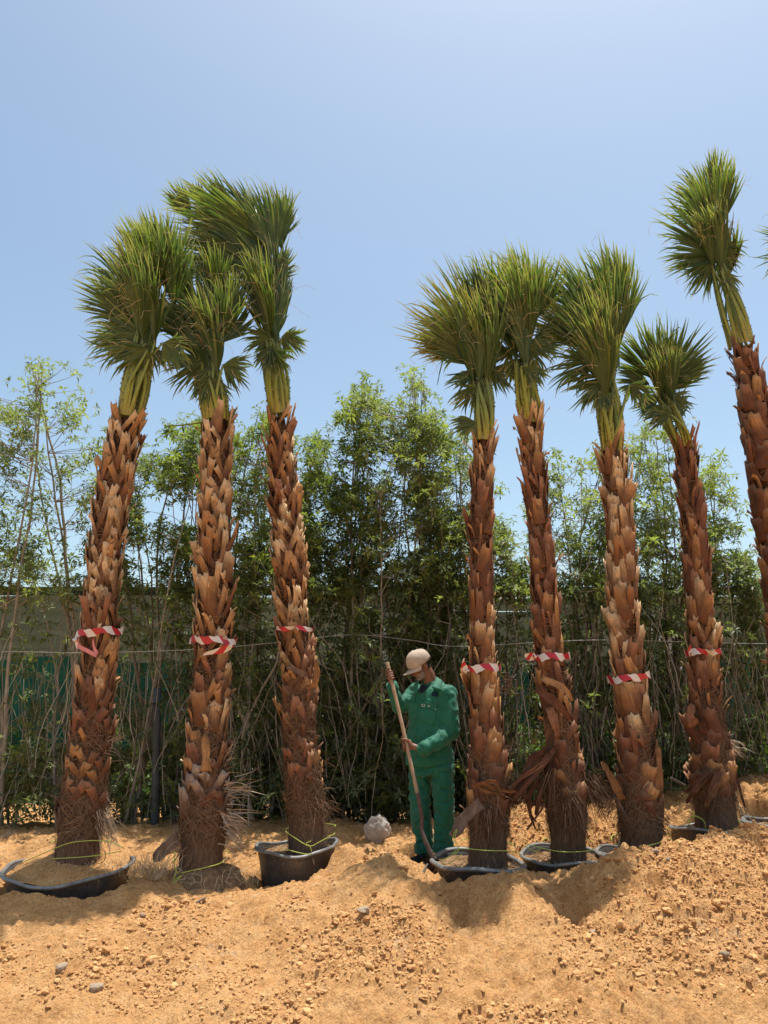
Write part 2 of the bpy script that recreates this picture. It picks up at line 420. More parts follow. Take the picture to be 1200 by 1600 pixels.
# ------------------------------------------------------------------ palms
PALMS = [
 dict(Y=6.0, c=[(120,1348,44),(136,1200,37),(150,1060,32),(158,960,31),(162,900,31),(176,780,31),(190,700,28),(203,655,17)], top=(207,640),
      zones=[(0,.05,'G'),(.05,.30,'D'),(.30,.5,'B'),(.5,1,'T')], kinds='AAAC', fib=.42,
      label='leftmost palm, tan lattice trunk leaning right, fan leaves brushing its neighbour',
      fans=[(225,525,100,150,52),(238,470,98,140,50),(250,450,78,125,42),(212,465,120,130,48),(228,530,168,115,45),(222,540,195,85,40),(232,545,222,70,50),(255,535,322,65,50),(240,415,100,95,50),(272,480,92,125,38),(205,500,140,110,40),(262,450,60,90,40)]),
 dict(Y=6.2, c=[(313,1352,42),(320,1280,44),(323,1200,37),(327,1100,33),(333,1000,33),(335,900,33),(336,800,30),(338,700,27),(340,655,20)], top=(340,645),
      zones=[(0,.07,'G'),(.07,.16,'W'),(.16,.42,'B'),(.42,.55,'B'),(.55,1,'T')], kinds='AABC', fib=.40,
      label='second palm from the left, its bare root ball showing with no tub',
      fans=[(325,560,100,140,45),(318,520,96,135,42),(342,535,78,110,40),(300,535,122,100,42),(318,565,200,80,50),(348,570,332,62,50),(330,588,248,55,40),(326,590,290,60,45),(335,470,92,95,45),(350,500,70,85,40)]),
 dict(Y=6.5, c=[(482,1325,40),(477,1250,35),(468,1150,31),(466,1050,30),(460,980,28),(455,900,29),(447,800,28),(438,700,24),(436,655,14)], top=(436,636),
      zones=[(0,.06,'G'),(.06,.30,'D'),(.30,.45,'B'),(.45,.75,'A'),(.75,1,'B')], kinds='AAAC', fib=.36,
      label='third palm from the left, its tall crown arching far over to the left',
      fans=[(424,530,93,125,32),(412,500,97,120,30),(430,470,88,120,30),(428,440,150,185,42),(424,430,132,190,40),(430,400,112,150,38),(428,400,98,130,35),(412,365,158,150,36),(400,345,128,110,36),(370,350,140,110,40),(420,440,58,70,42),(424,528,205,60,60),(440,526,338,48,60),(424,540,255,50,50),(432,380,78,100,30),(405,420,165,150,30),(432,425,142,205,30),(425,400,126,195,30),(418,385,150,175,26),(300,345,120,70,30)]),
 dict(Y=6.2, c=[(763,1345,40),(763,1250,37),(760,1150,29),(755,1040,26),(752,900,23),(753,800,21),(755,720,18),(757,685,13)], top=(757,676),
      zones=[(0,.04,'G'),(.04,.28,'D'),(.28,.40,'B'),(.40,.52,'T'),(.52,.85,'R'),(.85,1,'T')], kinds='BBBC', fib=.30,
      label='palm with a straight reddish trunk rising just behind the worker',
      fans=[(742,562,128,150,42,1),(752,550,97,175,40),(757,540,82,155,34),(732,552,155,90,34,1),(765,520,88,140,30),(745,580,215,62,42),(767,575,325,58,42),(750,590,250,45,40),(745,660,190,52,30),(735,545,140,125,35,1)]),
 dict(Y=6.3, c=[(888,1338,36),(885,1250,37),(876,1150,28),(862,1050,27),(853,950,26),(846,850,24),(835,750,23),(830,685,22),(829,658,15)], top=(829,650),
      zones=[(0,.06,'G'),(.06,.30,'D'),(.30,.55,'R'),(.55,.85,'R'),(.85,1,'T')], kinds='BBAC', fib=.30,
      label='palm with a dark red ragged trunk and long hanging fibres, second right of the worker',
      fans=[(812,532,100,155,40),(822,520,84,135,36),(802,520,112,145,30),(828,500,68,105,36),(822,540,338,62,50),(800,545,212,45,45),(806,560,252,50,42),(832,560,292,50,42),(815,470,95,100,35),(835,530,15,55,40)]),
 dict(Y=6.35, c=[(1003,1342,43),(998,1230,36),(992,1130,31),(982,1060,29),(974,950,28),(970,850,27),(965,780,26),(957,715,23),(958,700,14)], top=(958,694),
      zones=[(0,.08,'G'),(.08,.25,'D'),(.25,.42,'B'),(.42,.62,'T'),(.62,1,'T')], kinds='BABB', fib=.33,
      label='palm with the widest bushy crown, orange tan boots, third right of the worker',
      fans=[(935,560,112,175,40),(950,520,100,155,35),(968,520,86,135,24),(928,505,125,135,36),(960,475,96,105,32),(940,590,212,72,44),(928,565,190,95,36),(984,600,318,50,40),(978,500,88,120,14),(915,540,140,120,35,1),(945,595,245,60,40),(955,560,92,160,30)]),
 dict(Y=6.9, c=[(1120,1296,40),(1113,1200,35),(1104,1100,28),(1098,1020,26),(1092,930,25),(1086,850,25),(1077,780,21),(1073,720,18),(1070,695,12)], top=(1069,688),
      zones=[(0,.05,'G'),(.05,.33,'D'),(.33,.55,'B'),(.55,1,'R')], kinds='BBAC', fib=.33,
      label='shortest palm with a small tidy round crown near the right side',
      fans=[(1035,600,97,118,45),(1042,592,68,98,45),(1024,592,118,105,42),(1030,622,200,55,42),(1046,620,330,45,50),(1036,632,250,42,45),(1050,600,45,70,35),(1015,600,160,60,40)]),
 dict(Y=7.0, c=[(1268,1296,44),(1248,1150,36),(1232,1000,33),(1222,900,32),(1206,800,32),(1190,700,29),(1172,600,25),(1158,545,18)], top=(1156,530),
      zones=[(0,.06,'G'),(.06,.3,'D'),(.3,1,'D')], kinds='BBBC', fib=.30,
      label='tallest palm at the right edge, dark trunk leaning left, wind-blown crown',
      fans=[(1115,392,120,125,50),(1116,370,95,125,40),(1120,400,165,100,45,1),(1114,402,212,75,45,1),(1126,386,352,52,50,1),(1120,350,138,105,40),(1125,350,85,100,25),(1112,410,240,70,50,1),(1125,400,320,50,50,1),(1110,330,110,90,40,1)]),
 dict(Y=7.1, c=[(1430,1296,44),(1400,1100,35),(1375,900,31),(1355,700,28),(1335,560,20)], top=(1332,545),
      zones=[(0,.06,'G'),(.06,.3,'D'),(.3,1,'D')], kinds='BBBC', fib=.25,
      label='palm beyond the right edge with only its green leaf tips showing',
      fans=[(1292,400,120,120,50),(1296,380,95,125,40),(1266,388,176,92,40),(1268,398,192,80,38),(1300,400,60,100,45),(1292,410,200,80,45),(1300,410,320,60,50),(1296,390,80,100,40)]),
]

# boots (cut leaf bases): local x = around, y = outward, z = up, made for a trunk of radius .15
def wrap(u, v, o, Rr=0.15):
    return np.stack([(Rr + o) * np.sin(u / Rr), (Rr + o) * np.cos(u / Rr) - Rr, v], -1)
def strap(mb, us, vs, ws, os_, thick=0.006, bow=0.006, nc=4, rag=0.0):
    us, vs, ws, os_ = map(np.asarray, (us, vs, ws, os_)); k = len(us)
    c = np.linspace(-1, 1, nc)
    du = np.gradient(us); dv = np.gradient(vs); L = np.hypot(du, dv); nu, nv = dv / L, -du / L
    U = us[:, None] + nu[:, None] * ws[:, None] * .5 * c; V = vs[:, None] + nv[:, None] * ws[:, None] * .5 * c
    if rag: V[-1] += np.random.default_rng(int(abs(us[0] * 9999)) + k).uniform(-rag, rag, nc)
    O = os_[:, None] + bow * (1 - c ** 2) * (ws[:, None] / .05)
    A = wrap(U, V, O); B = wrap(U, V, O - thick * (.6 + .4 * (1 - c ** 2)))
    idx = np.arange(k * nc).reshape(k, nc); off = k * nc
    Q = []
    for s_, fl in ((0, 0), (off, 1)):
        q = np.stack([idx[:-1, :-1], idx[:-1, 1:], idx[1:, 1:], idx[1:, :-1]], -1).reshape(-1, 4) + s_
        Q.append(q[:, ::-1] if not fl else q)
    e = list(idx[0]) + list(idx[1:, -1]) + list(idx[-1, ::-1][1:]) + list(idx[::-1, 0][1:])
    e = np.array(e); Q.append(np.stack([e[:-1], e[1:], e[1:] + off, e[:-1] + off], -1))
    al = np.repeat(np.clip(vs / max(vs.max(), 1e-6), 0, 1) ** 2, nc)
    mb.add(np.vstack([A.reshape(-1, 3), B.reshape(-1, 3)]), np.vstack(Q), along=np.r_[al, al])
def boot_mesh(kind, seed):
    r = np.random.default_rng(seed); mb = MB(); s = np.linspace(0, 1, 6)
    if kind == 'A':                       # split base, an upside-down V
        H = r.uniform(.22, .31); sp = r.uniform(.09, .135); tilt = r.uniform(.012, .040)
        for sg in (-1, 1):
            u = sg * (sp * (1 - s) ** 1.1 + .010); o = .004 + tilt * s ** 1.8 + (.004 if sg > 0 else 0)
            w_ = .052 + .012 * s + r.uniform(-.006, .006) + .006 * np.sin(s * 7 + sg)
            strap(mb, u + r.uniform(-.006, .006), s * H * (1 if sg > 0 else r.uniform(.72, 1.0)), w_, o, .008, .004, 5, .022)
    elif kind == 'B':                     # broad unsplit base
        H = r.uniform(.17, .29); tilt = r.uniform(.008, .034)
        wd = .10 * (1 - s) ** .8 + .098 + r.uniform(-.022, .03) + .006 * np.sin(s * 8 + seed); u = r.uniform(-.02, .02) * s
        strap(mb, u, s * H, wd, .003 + tilt * s ** 1.6, .007, .006, 7, .030)
    else:                                 # narrow strip, tip curling out
        H = r.uniform(.17, .28); u = r.uniform(-.07, .07) * s + r.uniform(-.02, .02)
        cz = s * H - .04 * np.clip(s - .75, 0, 1) / .25 * r.uniform(.0, 1)
        strap(mb, u, cz, .046 - .022 * s, .005 + r.uniform(.04, .085) * s ** 2.6, .005, .004, 4, .012)
    return mb.mesh('leaf_base', [M_TAN])
BOOTS = {k: [boot_mesh(k, 100 * i + ord(k)) for i in range(7)] for k in 'ABC'}

def palm_axis(p):
    P = np.array([at(a, b, p['Y']) for a, b, _ in p['c']]); wd = np.array([w_ / ppm(q) for (_, _, w_), q in zip(p['c'], P)])
    n = 60; L = spline(P, n); u = np.linspace(0, len(P) - 1, n); Wd = np.interp(u, np.arange(len(P)), wd)
    return L, Wd
def frame(L):
    T = nrm(np.gradient(L, axis=0)); A = nrm(np.cross(T, np.array([0, 1.0, 0]))); B = nrm(np.cross(A, T))  # A ~ side, B ~ away(+y)
    return T, A, B

def fan(mb, hub, C, Nn, L, spread, nseg, wind, droop, r, messy=0.0):
    C = C / np.linalg.norm(C); Nn = Nn - C * np.dot(Nn, C); Nn /= np.linalg.norm(Nn); Sd = np.cross(C, Nn)
    K = 10; s = np.linspace(0, 1, K)
    th = np.linspace(-spread, spread, nseg) + r.normal(0, .016 + .12 * messy, nseg); dth = 2 * spread / nseg
    cup = r.uniform(.05, .35)
    d0 = np.cos(th)[:, None] * C + np.sin(th)[:, None] * Sd - cup * (th / spread)[:, None] ** 2 * Nn
    d0 = nrm(d0); Lj = L * (1 - .22 * np.abs(th / spread) ** 2.2) * r.uniform(.84 - .35 * messy, 1.10, nseg)
    bend = wind * r.uniform(.5, 1.2, (nseg, 1)) + np.array([0, 0, -1.0]) * droop * r.uniform(.3, 1.3, (nseg, 1)) + r.normal(0, .13 + .35 * messy, (nseg, 3))
    kink = (r.random(nseg) < .13 + .2 * messy)[:, None] * np.array([0, 0, -1.0]) * r.uniform(.8, 2.0, (nseg, 1))
    D = nrm(d0[:, None] + (s ** 2)[None, :, None] * bend[:, None] + (np.clip(s - .62, 0, 1) / .38)[None, :, None] * kink[:, None])
    P = hub + np.cumsum(D, 1) * (Lj / K)[:, None, None]; P = np.concatenate([np.broadcast_to(hub, (nseg, 1, 3)), P[:, :-1]], 1)
    sj = .46; wj = .5 * L * sj * dth * 1.12; wj = max(wj, .010)
    wd = np.where(s < sj, wj * np.clip(s / sj, .05, 1), wj * (1 - (np.clip(s - sj, 0, 1) / (1 - sj)) ** 1.5) + .0008)
    tw = r.normal(0, .5, (nseg, 1)) * (s ** 2)[None]
    base = nrm(np.cross(D, np.broadcast_to(Nn, D.shape))); oth = np.cross(D, base)
    W = (np.cos(tw)[..., None] * base + np.sin(tw)[..., None] * oth) * wd[None, :, None]
    rn = np.clip(r.normal(.38, .2, nseg) + (r.random(nseg) < .08) * .5, 0, 1)
    ribbons(mb, P, W, rnd=rn, fold=.55)
    # pale threads between the segments
    nth = 5; j = r.integers(0, nseg, nth); k0 = r.integers(4, 8, nth); st = P[j, k0]
    q = [st]
    dd = nrm(D[j, k0] + r.normal(0, .5, (nth, 3)))
    for i in range(7):
        dd = nrm(dd + r.normal(0, .35, (nth, 3)) + np.array([0, 0, -.16])); q.append(q[-1] + dd * L * .045)
    Q = np.stack(q, 1); Wt = nrm(np.cross(np.gradient(Q, axis=1), np.array([0, 1.0, 0.2]))) * .0011
    ribbons(mb, Q, Wt, rnd=r.random(nth), mat=1)

def stalk(mb, P, w0, r):
    k = len(P); s = np.linspace(0, 1, k); T = nrm(np.gradient(P, axis=0)); cen = P[0] * 0 + P.mean(0)
    V = nrm(np.array([0, -1.0, 0]) - T * T[:, 1:2] * -1.0); A = nrm(np.cross(T, V)); hw = w0 * (1.1 - .75 * s ** 1.5); ht = hw * .42
    th = np.linspace(0, 2 * math.pi, 8, endpoint=False)
    X = P[:, None] + hw[:, None, None] * np.cos(th)[:, None] * A[:, None] + ht[:, None, None] * np.sin(th)[:, None] * V[:, None]
    idx = np.arange(k * 8).reshape(k, 8); nx = np.roll(idx, -1, 1)
    mb.add(X.reshape(-1, 3), np.stack([idx[:-1], nx[:-1], nx[1:], idx[1:]], -1).reshape(-1, 4), along=np.repeat(s, 8))
    m = int(26); u = r.uniform(.08, .95, m); i = (u * (k - 1)).astype(int); f = (u * (k - 1) - i)[:, None]; i2 = np.minimum(i + 1, k - 1)
    p = P[i] * (1 - f) + P[i2] * f; sg = r.choice([-1, 1], m)[:, None]; e = p + sg * A[i] * hw[i][:, None] * .95
    tip = e + sg * A[i] * .012 + T[i] * .006; a = e - T[i] * .006; b = e + T[i] * .006
    t = np.arange(m)
    mb.add(np.vstack([a, b, tip]), t=np.stack([t, t + m, t + 2 * m], -1), mat=1)

NARROW = [.72, .74, .78, .95, .80, .88, .95, .74, 1.0]
WAIST = [(228, 545, 95), (328, 588, 100), (424, 545, 92), (754, 606, 93), (820, 582, 96), (948, 624, 95), (1043, 642, 102), (1126, 425, 104)]
def make_palm(i, p):
    r = np.random.default_rng(1000 + i)
    L, Wd = palm_axis(p); T, A, B = frame(L); base = L[0].copy()
    root = thing('palm_tree', p['label'], 'palm tree', tuple(base), 'tall fan palms set out in a row')
    L0 = L - base
    # trunk core
    core = np.maximum(Wd - .046, Wd * .66); n = len(L0); sd = 28; th = np.arange(sd) / sd * 2 * math.pi
    cc = core[:, None] * (1 + .06 * (vnoise(np.cos(th) * 2 + 9 + i, np.linspace(0, 40, n)[:, None] + np.sin(th) * 2, i) - .5) * 2)
    V = L0[:, None] + cc[..., None] * (np.cos(th)[:, None] * A[:, None] + np.sin(th)[:, None] * B[:, None])
    low = L0[:2].copy(); V0 = V[0] - np.array([0, 0, .28]); V = np.concatenate([V0[None], V]); n1 = n + 1
    idx = np.arange(n1 * sd).reshape(n1, sd); nx = np.roll(idx, -1, 1); mb = MB()
    mb.add(V.reshape(-1, 3), np.stack([idx[:-1], nx[:-1], nx[1:], idx[1:]], -1).reshape(-1, 4))
    mb.add(V[-1], t=[(0, j, j + 1) for j in range(1, sd - 1)])
    tr = mb.obj('trunk', [M_CORE, M_COREG], root)
    mi = np.zeros(len(tr.data.polygons), np.int32); gz = .085 * L0[-1, 2]
    cz = np.zeros(len(tr.data.polygons) * 3); tr.data.polygons.foreach_get('center', cz)
    mi[cz.reshape(-1, 3)[:, 2] < gz] = 1; tr.data.polygons.foreach_set('material_index', mi)
    H = np.concatenate([[0], np.cumsum(np.linalg.norm(np.diff(L0, axis=0), axis=1))]); HT = H[-1]
    mats = dict(T=[M_TAN, M_TAN, M_TAN, M_BRN], A=[M_TAN, M_BRN], B=[M_BRN, M_BRN, M_RED, M_TAN], R=[M_RED, M_RED, M_BRN, M_DRK], D=[M_DRK, M_DRK, M_RED, M_BRN], G=[M_GRY], W=[M_GRY, M_DRK])
    def surf(h, phi, off=0.0):
        c_ = np.stack([np.interp(h, H, L0[:, k]) for k in range(3)], -1); rr = np.interp(h, H, core) + off
        a = np.stack([np.interp(h, H, A[:, k]) for k in range(3)], -1); b = np.stack([np.interp(h, H, B[:, k]) for k in range(3)], -1)
        return c_ + rr[..., None] * (np.cos(phi)[..., None] * a + np.sin(phi)[..., None] * b)
    # boots in a spiral
    nb = int(min(230, HT / .0190)); g = math.pi * (3 - 5 ** .5); h = .16 * (HT / 4)
    for k in range(nb):
        f = k / nb; h = HT * (.075 + .905 * f) + r.normal(0, .01); phi = k * g + r.normal(0, .12)
        z = h / HT; zone = 'T'
        for a_, b_, c_ in p['zones']:
            if a_ <= z <= b_ + 1e-6: zone = c_
        keep = 1.0 if z > p['fib'] else (1.0 if z > p['fib'] * .6 else .8)
        if r.random() > keep: continue
        kind = p['kinds'][r.integers(0, 4)] if z < .93 else r.choice(['B', 'A', 'C'])
        c_ = np.array([np.interp(h, H, L0[:, q]) for q in range(3)]); rr = np.interp(h, H, core)
        a = np.array([np.interp(h, H, A[:, q]) for q in range(3)]); b = np.array([np.interp(h, H, B[:, q]) for q in range(3)]); t = np.cross(a, b)
        if t[2] < 0: t = -t
        out = math.cos(phi) * a + math.sin(phi) * b; tg = np.cross(out, t); tg /= np.linalg.norm(tg)
        sc = rr / .15; tilt = r.normal(.0, .045 if i < 3 else .028) + (.20 if z > .93 else 0); roll = r.normal(0, .20)
        t2 = t * math.cos(tilt) + out * math.sin(tilt); o2 = out * math.cos(tilt) - t * math.sin(tilt)
        t3 = t2 * math.cos(roll) + tg * math.sin(roll); g3 = tg * math.cos(roll) - t2 * math.sin(roll)
        hs = r.uniform(.85, 1.15) * (1.0 if z > .2 else .75)
        pos = c_ + out * (rr + .0015)
        M = Matrix(((g3[0] * sc, o2[0] * sc, t3[0] * hs, pos[0]), (g3[1] * sc, o2[1] * sc, t3[1] * hs, pos[1]), (g3[2] * sc, o2[2] * sc, t3[2] * hs, pos[2]), (0, 0, 0, 1)))
        me = BOOTS[kind][r.integers(0, 7)]
        o = bpy.data.objects.new('leaf_base', me); COL.objects.link(o); o.parent = root; o.matrix_local = M
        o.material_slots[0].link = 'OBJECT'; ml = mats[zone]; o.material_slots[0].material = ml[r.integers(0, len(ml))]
    # matted fibre
    def strands(mb, n_, h0, h1, ln, wdt, slope, outw, rn, lo=.004, pw=1.0):
        hh = h0 + (h1 - h0) * r.random(n_) ** pw; ph = r.random(n_) * 2 * math.pi; K = 6; s = np.linspace(0, 1, K)
        dph = r.normal(0, slope, n_); l = ln * r.uniform(.5, 1.3, n_); sg = r.choice([-1, 1], n_, p=[.7, .3])
        vert = np.sqrt(np.clip(1 - (dph / 3) ** 2, .1, 1)) * sg
        hs = hh[:, None] + vert[:, None] * l[:, None] * s + .012 * np.sin(s * 6 + ph[:, None]); ps = ph[:, None] + dph[:, None] * l[:, None] / .15 * s
        off = lo + r.uniform(0, .028, n_)[:, None] * np.sin(s * math.pi) + outw * (r.random(n_)[:, None] ** 3) * s ** 2
        P = surf(np.clip(hs, 0, HT), ps, off); W = nrm(np.cross(np.gradient(P, axis=1), P - surf(np.clip(hs, 0, HT), ps, off - .1))) * (wdt * r.uniform(.5, 1.4, (n_, 1, 1))) * (1.05 - s)[None, :, None]
        ribbons(mb, P, W, rnd=np.clip(rn + r.normal(0, .22, n_), 0, 1))
    mb = MB()
    strands(mb, 2700, HT * .07, HT * p['fib'], .13, .0034, 1.3, .035, .40)
    strands(mb, 700, HT * .07, HT * .20, .16, .0036, .9, .07, .55)
    strands(mb, 1500, HT * p['fib'], HT * .98, .09, .0020, 1.6, .03, .4)
    strands(mb, 500, .0, HT * .09, .12, .0018, .25, .02, .6, .002)
    mb.obj('fibre', [M_FIB], root, kind='stuff')
    # crown
    top = at(*p['top'], p['Y']); topl = top - base; sc_ = ppm(top)
    fans = [f_ if (f_[2] > 165 or f_[2] < 35) else (f_[0], f_[1], f_[2], f_[3], f_[4] * NARROW[i]) + tuple(f_[5:]) for f_ in p['fans']]
    if i < 8:
        wx, wy, wa = WAIST[i]
        for q in range(6): fans.append((wx + r.uniform(-14, 14), wy - 10 + r.uniform(-30, 8), wa + r.uniform(-9, 9), r.uniform(85, 165) * (.75 if i in (6, 7) else 1), r.uniform(11, 19)))
        for q in range(1): fans.append((wx + r.uniform(-12, 12), wy + r.uniform(-16, 10), r.choice([235, 215, 300, 320, 190]), r.uniform(38, 62), r.uniform(24, 38)))
    nfr = len(fans)
    for q in range(int(nfr * .55)):   #                        # the leaves behind
        f_ = fans[r.integers(0, nfr)]
        if (f_[2] > 165 or f_[2] < 35) and r.random() < .6: continue
        fans.append((f_[0] + r.normal(0, 12), f_[1] + r.normal(0, 14), f_[2] + r.normal(0, 13), f_[3] * r.uniform(.72, .95), f_[4]) + tuple(f_[5:]) + ((9,) if len(f_) == 5 else ()))
    for q, f_ in enumerate(fans):
        hx, hy, ang, ln, sp = f_[:5]; back = q >= nfr; yl = len(f_) > 5 and f_[5] == 1 and i != 7 and not back; messy = 1.0 if (ang > 165 or ang < 35) else .25 * (r.random() < .4)
        hr = (hy - min(z_[1] for z_ in p['fans'])) / max(1, max(z_[1] for z_ in p['fans']) - min(z_[1] for z_ in p['fans'])); dy = r.uniform(.03, .28) if back else -.24 * hr + r.uniform(-.02, .05)
        hub = at(hx, hy, p['Y'] + dy); Lm = ln / ppm(hub) * 1.06
        a = R(ang); yaw = r.uniform(-.55, .55) + (0 if not back else r.choice([-1, 1]) * .4)
        C = math.cos(a) * _R + math.sin(a) * _U + _F * math.sin(yaw) * .55
        Nn = -_F * math.cos(yaw) + _R * math.sin(yaw)
        if back: Nn = -Nn
        up = math.sin(a)
        mb = MB(); fan(mb, hub - base, C, Nn, Lm, R(sp) * r.uniform(.95, 1.15), int(26 + sp * .35), np.array([-.42 if i != 6 else -.15, -.03, 0]) * (1.0 if messy < 1 else .4), .10 + .6 * max(0, 1 - abs(up) * 1.1), r, messy)
        lf = mb.obj('fan_leaf', [M_FRONDY if yl else M_FROND, M_STRAW], root)
        ph = r.random() * 2 * math.pi; rt = Wd[-1] * .95
        ph = math.pi * (1.0 if dy < 0 else 0.0) + (-math.pi / 2) if False else (r.uniform(math.pi * 1.05, math.pi * 1.95) if not back else r.uniform(0.1, math.pi * .9))
        s0 = topl + rt * (math.cos(ph) * A[-1] + math.sin(ph) * B[-1]) - T[-1] * .08
        hl = hub - base; mid1 = s0 * .62 + hl * .38 + (math.cos(ph) * A[-1] + math.sin(ph) * B[-1]) * .035 + T[-1] * .03
        neck = np.array([hl[0] * .8 + topl[0] * .2 + math.cos(ph) * .04, hl[1], hl[2] * .85 + topl[2] * .15])
        if abs(hl[2] - s0[2]) > .15:
            if i < 8 and hl[2] > (wz := at(WAIST[i][0], WAIST[i][1], p['Y'])[2] - base[2]) + .12:
                wp = at(WAIST[i][0], WAIST[i][1], p['Y']) - base + (math.cos(ph) * A[-1] * .075 + math.sin(ph) * B[-1] * .07); ctrl = np.array([s0, wp, hl + C * .02])
            else: ctrl = None
            P = spline(ctrl, 14) if ctrl is not None else spline(np.array([s0, mid1, hl * .94 + s0 * .06 + (math.cos(ph) * A[-1]) * .01, hl + C * .03]), 14)
            mb = MB(); stalk(mb, P, r.uniform(.014, .019), r); mb.obj('leaf_stalk', [M_STALK, M_THORN], lf)
    return root

# ------------------------------------------------------------------ build ground with tub hollows
TUBS = [  # palm index, rim centre px (x,y), Y, rim radius px, label, tilt(x,y), height
 (0, 108, 1356, 6.0, 95, 'wide black tub heaped with sand and straw, at the far left', (0.0, .03), .30),
 (2, 464, 1322, 6.5, 64, 'black tub with bent rim, most of its front bare, under the third palm', (.03, .0), .34),
 (3, 746, 1346, 6.2, 74, 'dusty grey-rimmed tub beside the worker and his shovel', (-.02, .02), .25),
 (4, 886, 1336, 6.35, 68, 'black tub between the two tubs right of the worker, fibres hanging over it', (.02, .03), .27),
 (5, 1004, 1334, 6.4, 66, 'mostly buried black tub under the bushiest palm', (.0, .0), .25),
 (6, 1108, 1292, 6.9, 58, 'deep black tub, its left side bare, under the shortest palm', (.04, -.05), .32),
 (7, 1230, 1286, 7.0, 62, 'grey-rimmed tub cut off by the right edge of the photo', (.0, .0), .3),
]
for (k, a, b, Y, rp, lb, tl, hh) in TUBS:
    p = at(a, b, Y); PITS.append((p[0], p[1], rp / ppm(p) * 1.02, p[2] - hh * (.5 if k == 0 else .7 if k not in (2, 6) else .95)))
# hollow in front of the bare tub fronts
def axis(lo, hi, step, a, b):
    c = list(np.arange(lo, hi + 1e-6, step)); g = step; x = hi
    while x < b: g *= 1.22; x += g; c.append(x)
    g = step; x = lo; pre = []
    while x > a: g *= 1.22; x -= g; pre.append(x)
    return np.array(pre[::-1] + c)
_f = at(670, 1345, 6.7); PITS.append((_f[0] - .05, 6.62, .30, float(at(664, 1330, 6.83)[2]) - .115)); gx = axis(-4.0, 4.2, .0135, -4000, 4000); gy = axis(3.7, 8.3, .0135, -4000, 9000)
X, Yg = np.meshgrid(gx, gy); Z = height(X, Yg)
Z = np.where(np.abs(X) + np.abs(Yg) > 60, -.12, Z)
# push the hollow's front lip away from the bare tubs
mb = MB(); ny, nx_ = X.shape; idx = np.arange(ny * nx_).reshape(ny, nx_)
mb.add(np.stack([X, Yg, Z], -1).reshape(-1, 3), np.stack([idx[:-1, :-1], idx[:-1, 1:], idx[1:, 1:], idx[1:, :-1]], -1).reshape(-1, 4))
mb.obj('sand_ground', [MS], kind='structure')

# clods: small ones joined, the big ones single stones
def lumps(pos, size, base, seed, flat=.7):
    r = np.random.default_rng(seed); v, f = base; n = len(pos); m = len(v)
    A = nrm(r.normal(size=(n, 3))); B = nrm(np.cross(A, r.normal(size=(n, 3)))); C = np.cross(A, B)
    ax = r.uniform(.65, 1.25, (n, 3)); dv = v[None] * (1 + r.uniform(-.24, .24, (n, m, 1)))
    q = dv[..., 0:1] * ax[:, None, 0:1] * A[:, None] + dv[..., 1:2] * ax[:, None, 1:2] * B[:, None] + dv[..., 2:3] * ax[:, None, 2:3] * C[:, None]
    q[..., 2] *= flat; q = pos[:, None] + q * size[:, None, None]
    F = f[None] + (np.arange(n) * m)[:, None, None]
    return q.reshape(-1, 3), F.reshape(-1, 3), np.repeat(r.random(n), m)
def scatter(n, seed, y0=3.9, y1=8.0):
    r = np.random.default_rng(seed); x = r.uniform(-3.4, 3.9, n * 4); y = r.uniform(y0, y1, n * 4)
    d = vnoise(x * 1.5, y * 1.5, 71) * 1.1 + .34 * ss(-1, 2.5, x) + .25 * vnoise(x * 5, y * 5, 77) - .35 * (y > 6.1) - .16 * (1 - ss(-1.2, .6, x))
    k = r.random(n * 4) < np.clip((d - .62) * 3.0, .02, 1); x = x[k][:n]; y = y[k][:n]
    for (a, b, rr, dp) in PITS:
        q = np.hypot(x - a, y - b) > rr * 1.05; x = x[q]; y = y[q]
    return x, y
mb = MB()
x, y = scatter(36000, 1); s_ = .0035 + .012 * rng.random(len(x)) ** 3; z = height(x, y)
q, f, rn = lumps(np.stack([x, y, z + s_ * .2], -1), s_, ICO0, 2); mb.add(q, t=f, rnd=rn)
x, y = scatter(1500, 3); s_ = .009 + .020 * rng.random(len(x)) ** 2.5; z = height(x, y)
q, f, rn = lumps(np.stack([x, y, z + s_ * .25], -1), s_, ICO1, 4); mb.add(q, t=f, rnd=rn)
o = mb.obj('sand_clods', [M_CLOD], kind='stuff', smooth=False)
o['label'] = 'small crumbling clods of orange sand strewn over the bank'
x, y = scatter(46, 8, 4.3, 5.8); meshes = []
for k in range(6):
    q, f, rn = lumps(np.zeros((1, 3)), np.array([1.0]), ICO1, 50 + k, .62); m_ = MB(); m_.add(q, t=f, rnd=rn * .0 + k / 6)
    meshes.append(m_.mesh('stone', [M_STONE if k % 3 == 0 else M_CLOD], smooth=False))
for k in range(len(x)):
    s0 = random.uniform(.018, .034)
    o = link('stone', meshes[k % 6]); o.location = (x[k], y[k], float(height(x[k], y[k])) + s0 * .15); o.scale = (s0, s0 * random.uniform(.7, 1.1), s0); o.rotation_euler = (0, 0, random.random() * 6)
    tag(o, 'fist-sized lump of stone or hard sand lying on the orange sand bank', 'stone', 'stones scattered over the sand bank')

